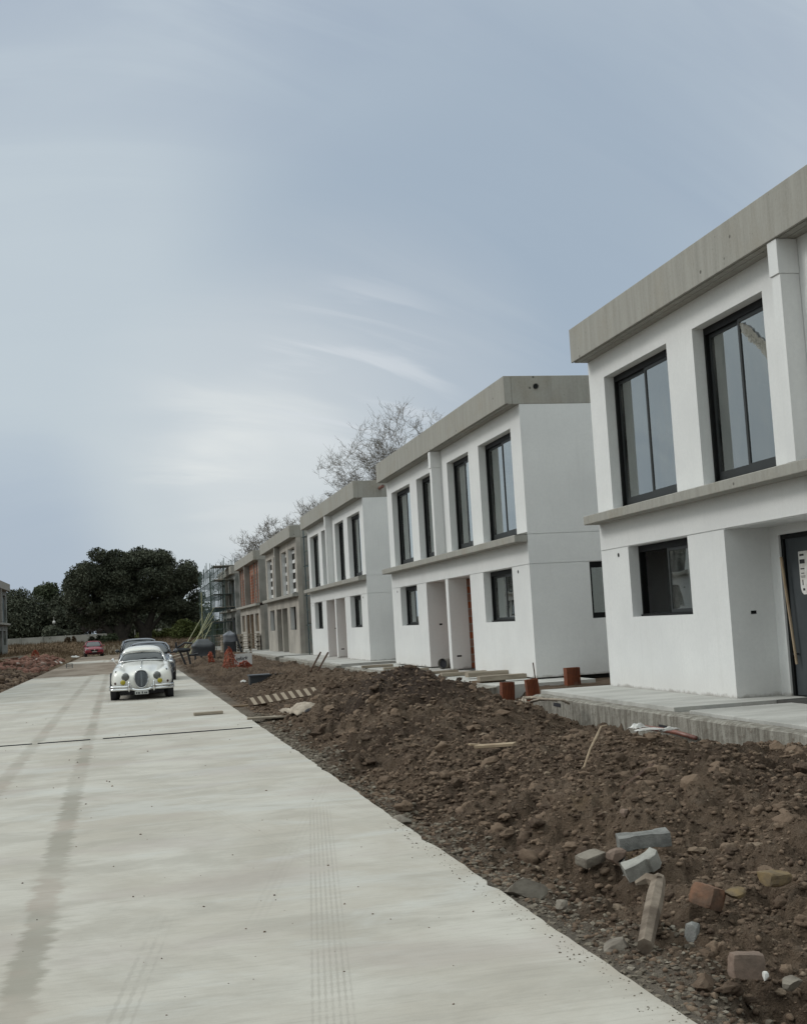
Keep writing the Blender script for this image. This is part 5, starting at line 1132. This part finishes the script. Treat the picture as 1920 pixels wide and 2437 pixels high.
def modern(loc,rot,W,L,H,paint,label,name='parked_car',hood=.93,beltz=.86,hatch=False,lamps='white'):
    root=empty(name,loc,(0,0,rot)); tag(root,label,'car'); w=W/2
    S_=[(0.0,[(0,.62),(.5*w,.61),(.75*w,.58),(.86*w,.48),(.86*w,.36),(.8*w,.24),(0,.22)]),
        (.10,[(0,.70),(.55*w,.69),(.84*w,.65),(.95*w,.52),(.95*w,.36),(.9*w,.20),(0,.18)]),
        (.35,[(0,.78),(.55*w,.775),(.88*w,.72),(w,.55),(w,.36),(.95*w,.18),(0,.16)]),
        (.95,[(0,hood-.04),(.6*w,hood-.05),(.90*w,hood-.11),(w,.62),(w,.36),(.96*w,.17),(0,.16)]),
        (1.15,[(0,hood),(.6*w,hood-.01),(.90*w,hood-.06),(w,.66),(w,.36),(.96*w,.17),(0,.16)]),
        (L*.55,[(0,hood),(.6*w,hood),(.91*w,hood-.03),(w,.68),(w,.36),(.96*w,.17),(0,.16)]),
        (L-.35,[(0,hood),(.6*w,hood),(.91*w,hood-.03),(w,.68),(.99*w,.36),(.95*w,.18),(0,.17)]),
        (L,[(0,.8),(.5*w,.8),(.8*w,.76),(.9*w,.6),(.9*w,.4),(.85*w,.24),(0,.24)])]
    body=subsurf(loft(S_).build('body',paint,root,smooth=True),2)
    y1=1.12;y2=1.95;y3=L-.75;y4=L-.12
    G_=[(y1,[(0,hood-.01),(.5*w,hood-.01),(.84*w,hood-.03),(.8*w,hood-.08),(0,hood-.08)]),((y1+y2)/2,[(0,(hood+H)/2+.03),(.48*w,(hood+H)/2+.02),(.78*w,(hood+H)/2-.03),(.86*w,hood-.05),(0,hood-.08)]),
        (y2,[(0,H-.03),(.45*w,H-.035),(.68*w,H-.08),(.86*w,hood-.05),(0,hood-.08)]),((y2+y3)/2,[(0,H-.015),(.45*w,H-.02),(.68*w,H-.07),(.87*w,hood-.05),(0,hood-.08)]),
        (y3,[(0,H-.07),(.45*w,H-.075),(.66*w,H-.12),(.86*w,hood-.05),(0,hood-.08)]),(y4,[(0,hood+.06),(.45*w,hood+.05),(.7*w,hood),(.8*w,hood-.05),(0,hood-.08)])]
    subsurf(loft(G_).build('windscreen',MT['carglass'],root,smooth=True),2)
    Rf=[(y2-.12,[(0,H-.035),(.45*w,H-.045),(.70*w,H-.10),(.68*w,H-.13),(.4*w,H-.08),(0,H-.07)]),(y2+.15,[(0,H),(.48*w,H-.005),(.74*w,H-.07),(.72*w,H-.10),(.4*w,H-.05),(0,H-.04)]),((y2+y3)/2,[(0,H+.005),(.48*w,H),(.75*w,H-.06),(.73*w,H-.09),(.4*w,H-.04),(0,H-.03)]),(y3+.1,[(0,H-.07),(.46*w,H-.075),(.72*w,H-.12),(.7*w,H-.15),(.4*w,H-.11),(0,H-.1)])]
    subsurf(loft(Rf).build('roof',paint,root,smooth=True),2)
    for s in(-1,1):
        for pp_,rr_ in(([(s*.86*w,y1+.05,hood-.02),(s*.80*w,(y1+y2)/2,(hood+H)/2-.02),(s*.70*w,y2,H-.09)],.03),([(s*.88*w,(y2+y3)/2,hood-.03),(s*.73*w,(y2+y3)/2,H-.08)],.03),([(s*.87*w,y3,hood-.03),(s*.71*w,y3,H-.12)],.06)): MB().path(pp_,rr_,n=6).build('pillar',paint,root,smooth=True)
    for s in(-1,1):
        h=MB(); h.ell((s*.70*w,.14,.60),(.17*W/2*1.2,.10,.072),14,8); o=h.build('headlight',MT['chrome'] if lamps=='white' else MT['lens'],root,smooth=True)
        MB().ell((s*.68*w,.075,.60),(.06,.05,.05),10,6).build('lens',MT['lens'],o,smooth=True)
        MB().ell((s*1.06*w,1.25,hood+.02),(.085,.05,.06),12,8).path([(s*.9*w,1.3,hood-.03),(s*1.05*w,1.27,hood)],.02,n=5).build('mirror',paint,root,smooth=True)
        MB().ell((s*.72*w,.05,.32),(.09,.05,.045),10,6).build('fog_lamp',MT['black'],root,smooth=True)
    gz_=MB(); gz_.add([(-.42*w,-.012,.57),(.42*w,-.012,.57),(.20*w,-.030,.45),(-.20*w,-.030,.45)],[(0,1,2,3)]); gz_.box(-.62*w,.62*w,-.012,.06,.24,.34); gz_.box(-.40*w,.40*w,-.02,.05,.46,.565); gr=gz_.build('grille',MT['black'],root)
    MB().ell((0,-.03,.53),(.06,.012,.06),4,4).build('badge',MT['chrome'],gr)
    MB().box(-.18,.18,-.035,-.025,.37,.43).build('number_plate',MT['plate'],root)
    for x in(w-.09,-w+.09):
        for y in(.72,L-.72):
            s=1 if x>0 else -1; MB().tube((x-s*.1,y,.32),(x+s*.086,y,.32),.335,n=24).build('wheel_arch',MT['flatblack'],body); wheel(root,x,y,.30,.19)
    return root
modern((.66,39.9,0),R(1),1.58,3.9,1.29,MT['cargrey'],'dark blue grey car parked behind the white vintage coupe, its right side showing',hood=.90)
modern((.40,46.8,0),R(1),1.62,4.0,1.40,MT['cardark'],'dark car farthest back in the line behind the vintage coupe, only its roof showing left',hood=.93)
modern((-2.83,102.2,.0),R(4),1.50,3.6,1.29,MT['carred'],'small red hatchback facing the camera at the far end of the road',hood=.84,lamps='glass')

# ------------------------------------------------------------------ sky, sun, camera
sun_dir=Vector((-.74,.30,.60)).normalized(); el=math.asin(sun_dir.z); az=math.atan2(sun_dir.x,sun_dir.y)
L=bpy.data.lights.new('sun','SUN'); L.energy=.95; L.angle=R(16); L.color=(1,.97,.93); lo=bpy.data.objects.new('sun',L); COL.objects.link(lo)
lo.rotation_euler=(-sun_dir).to_track_quat('-Z','Y').to_euler(); lo.location=(-30,10,40)
w=bpy.data.worlds.new('World'); sc.world=w; w.use_nodes=True; t=NT(w.node_tree); bg=t.n['Background']
sky=t.new('ShaderNodeTexSky',sky_type='NISHITA'); sky.sun_disc=False; sky.sun_elevation=el; sky.sun_rotation=az; sky.air_density=1.2; sky.dust_density=2.5
V=t.vmath('NORMALIZE',t.new('ShaderNodeTexCoord').outputs['Generated']); s=t.new('ShaderNodeSeparateXYZ'); t.lk(V,s.inputs[0]); vx,vy,vz=s.outputs
zc=t.math('ADD',t.math('MAXIMUM',vz,0.),.10); cb=t.new('ShaderNodeCombineXYZ'); t.lk(t.math('DIVIDE',vx,zc),cb.inputs[0]); t.lk(t.math('DIVIDE',vy,zc),cb.inputs[1])
cb2=t.new('ShaderNodeCombineXYZ'); t.lk(t.math('ARCTAN2',vx,vy),cb2.inputs[0]); t.lk(t.math('ADD',vz,t.math('MULTIPLY',t.math('MULTIPLY',vx,vx),.8)),cb2.inputs[1])
def rotp(a,sx,sy):
    mp=t.new('ShaderNodeMapping'); t.lk(cb2.outputs[0],mp.inputs[0]); mp.inputs['Rotation'].default_value=(0,0,R(a)); mp.inputs['Scale'].default_value=(sx,sy,1); return mp.outputs[0]
big=t.noise(rotp(28,2.6,6.0),.75,4,.5,.6); fine=t.noise(rotp(24,2.4,17),1.1,7,.55,.8); med=t.noise(rotp(10,4,9),.6,4,.5,.6)
col=t.mix(t.ss(big,.3,.7),(.42,.495,.59),(.52,.595,.665)); col=t.mix(t.math('MULTIPLY',t.ss(fine,.38,.70),.40),col,(.62,.70,.75)); col=t.mix(t.math('MULTIPLY',t.ss(med,.5,.75),.35),col,(.37,.455,.575))
def blob(d,w0,w1,c,k,warp=0,tex=None):
    global col
    d=Vector(d).normalized(); x=t.vmath('DOT_PRODUCT',V,tuple(d)); x=t.math('ADD',x,t.math('MULTIPLY',t.math('SUBTRACT',fine,.5),warp)) if warp else x
    f=t.ss(x,math.cos(R(w0)),math.cos(R(w1)))
    if tex is not None: f=t.math('MULTIPLY',f,tex)
    col=t.mix(t.math('MULTIPLY',f,k),col,c)
hz=t.noise(rotp(6,3,42),1.0,5,.55,.5); lowf=t.ss(vz,.24,.06); col=t.mix(t.math('MULTIPLY',t.math('MULTIPLY',lowf,t.ss(hz,.45,.65)),.6),col,(.42,.50,.60))
BL=[((-0.05, 0.975, 0.2), 19, 0, (0.565, 0.64, 0.69), 0.85, 0.02, 0), ((0.02, 0.985, 0.12), 11, 0, (0.56, 0.635, 0.685), 0.3, 0.01, 0), ((-0.09, 0.9936, 0.062), 7, 0, (0.37, 0.455, 0.58), 0.65, 0.006, 0), ((0.3, 0.9, 0.28), 17, 0, (0.35, 0.437, 0.54), 0.8, 0.02, 0), ((0.19, 0.96, 0.165), 11, 0, (0.62, 0.665, 0.7), 0.45, 0.012, 0), ((0.11, 0.984, 0.138), 10, 0, (0.66, 0.71, 0.74), 0.55, 0.008, 0), ((0.1, 0.984, 0.14), 6, 0, (0.74, 0.78, 0.79), 0.6, 0.006, 1), ((0.105, 0.984, 0.138), 5, 0, (0.76, 0.8, 0.81), 0.5, 0.003, 0), ((0.085, 0.985, 0.142), 2.6, 0, (0.84, 0.87, 0.86), 0.5, 0.001, 1), ((0.15, 0.98, 0.06), 7, 0, (0.64, 0.69, 0.72), 0.5, 0.004, 0)]
for d,w0,w1,c,k,wp,tx_ in BL: blob(d,w0,w1,c,k,wp,t.ss(fine,.42,.62) if tx_==1 else None)
# curved bright wisps
cs=t.noise(rotp(38,3.2,40),1.1,4,.5,1.2); dd=Vector((0.1904, 0.9608, 0.2015)).normalized(); x=t.vmath('DOT_PRODUCT',V,tuple(dd)); f=t.math('MULTIPLY',t.ss(x,math.cos(R(5.5)),math.cos(R(1.2))),t.ss(cs,.46,.66)); col=t.mix(t.math('MULTIPLY',f,.5),col,(.74,.78,.82))
# overcast brightness: overhead and around the veiled sun
up=t.ss(vz,.50,.92,1,2.35); sb=t.ss(t.vmath('DOT_PRODUCT',V,tuple(sun_dir)),math.cos(R(48)),1,0,1.05); k=t.math('ADD',up,sb)
k=t.math('MULTIPLY',k,t.ss(vy,-.1,-.9,1,1.38))
neu=t.math('ADD',t.ss(vz,.48,.75),t.math('ADD',t.ss(vy,.3,-.3),t.ss(t.vmath('DOT_PRODUCT',V,tuple(sun_dir)),math.cos(R(52)),math.cos(R(25)))),clamp=True)
col=t.mix(neu,col,(.492,.532,.526)); cl=t.vmath('SCALE',col,k); ns=t.vmath('SCALE',sky.outputs[0],.07)
fin=t.mix(.90,ns,cl); t.lk(fin,bg.inputs['Color']); bg.inputs['Strength'].default_value=1
# camera solved from the street's vanishing points
F,A,P_,Rl=2861.50085,.228195409,.0901791515,-.0563091256
ca,sa,cp,sp,cr,sr=math.cos(A),math.sin(A),math.cos(P_),math.sin(P_),math.cos(Rl),math.sin(Rl)
fwd=Vector((sa*cp,ca*cp,sp)); rt=Vector((ca,-sa,0)); upv=rt.cross(fwd); r2=cr*rt+sr*upv; u2=-sr*rt+cr*upv
cam=bpy.data.cameras.new('camera'); cam.sensor_fit='HORIZONTAL'; cam.sensor_width=36; cam.lens=F/1920*36; cam.clip_start=.05; cam.clip_end=5000
co=bpy.data.objects.new('camera',cam); COL.objects.link(co)
co.matrix_world=Matrix(((r2.x,u2.x,-fwd.x,0),(r2.y,u2.y,-fwd.y,0),(r2.z,u2.z,-fwd.z,1.5*S),(0,0,0,1))); sc.camera=co
sc.view_settings.view_transform='Standard'; sc.view_settings.look='None'; sc.view_settings.exposure=0; sc.view_settings.gamma=1
sc.render.resolution_x=806; sc.render.resolution_y=1024
sc.cycles.max_bounces=6; sc.cycles.transparent_max_bounces=12; sc.cycles.use_denoising=True
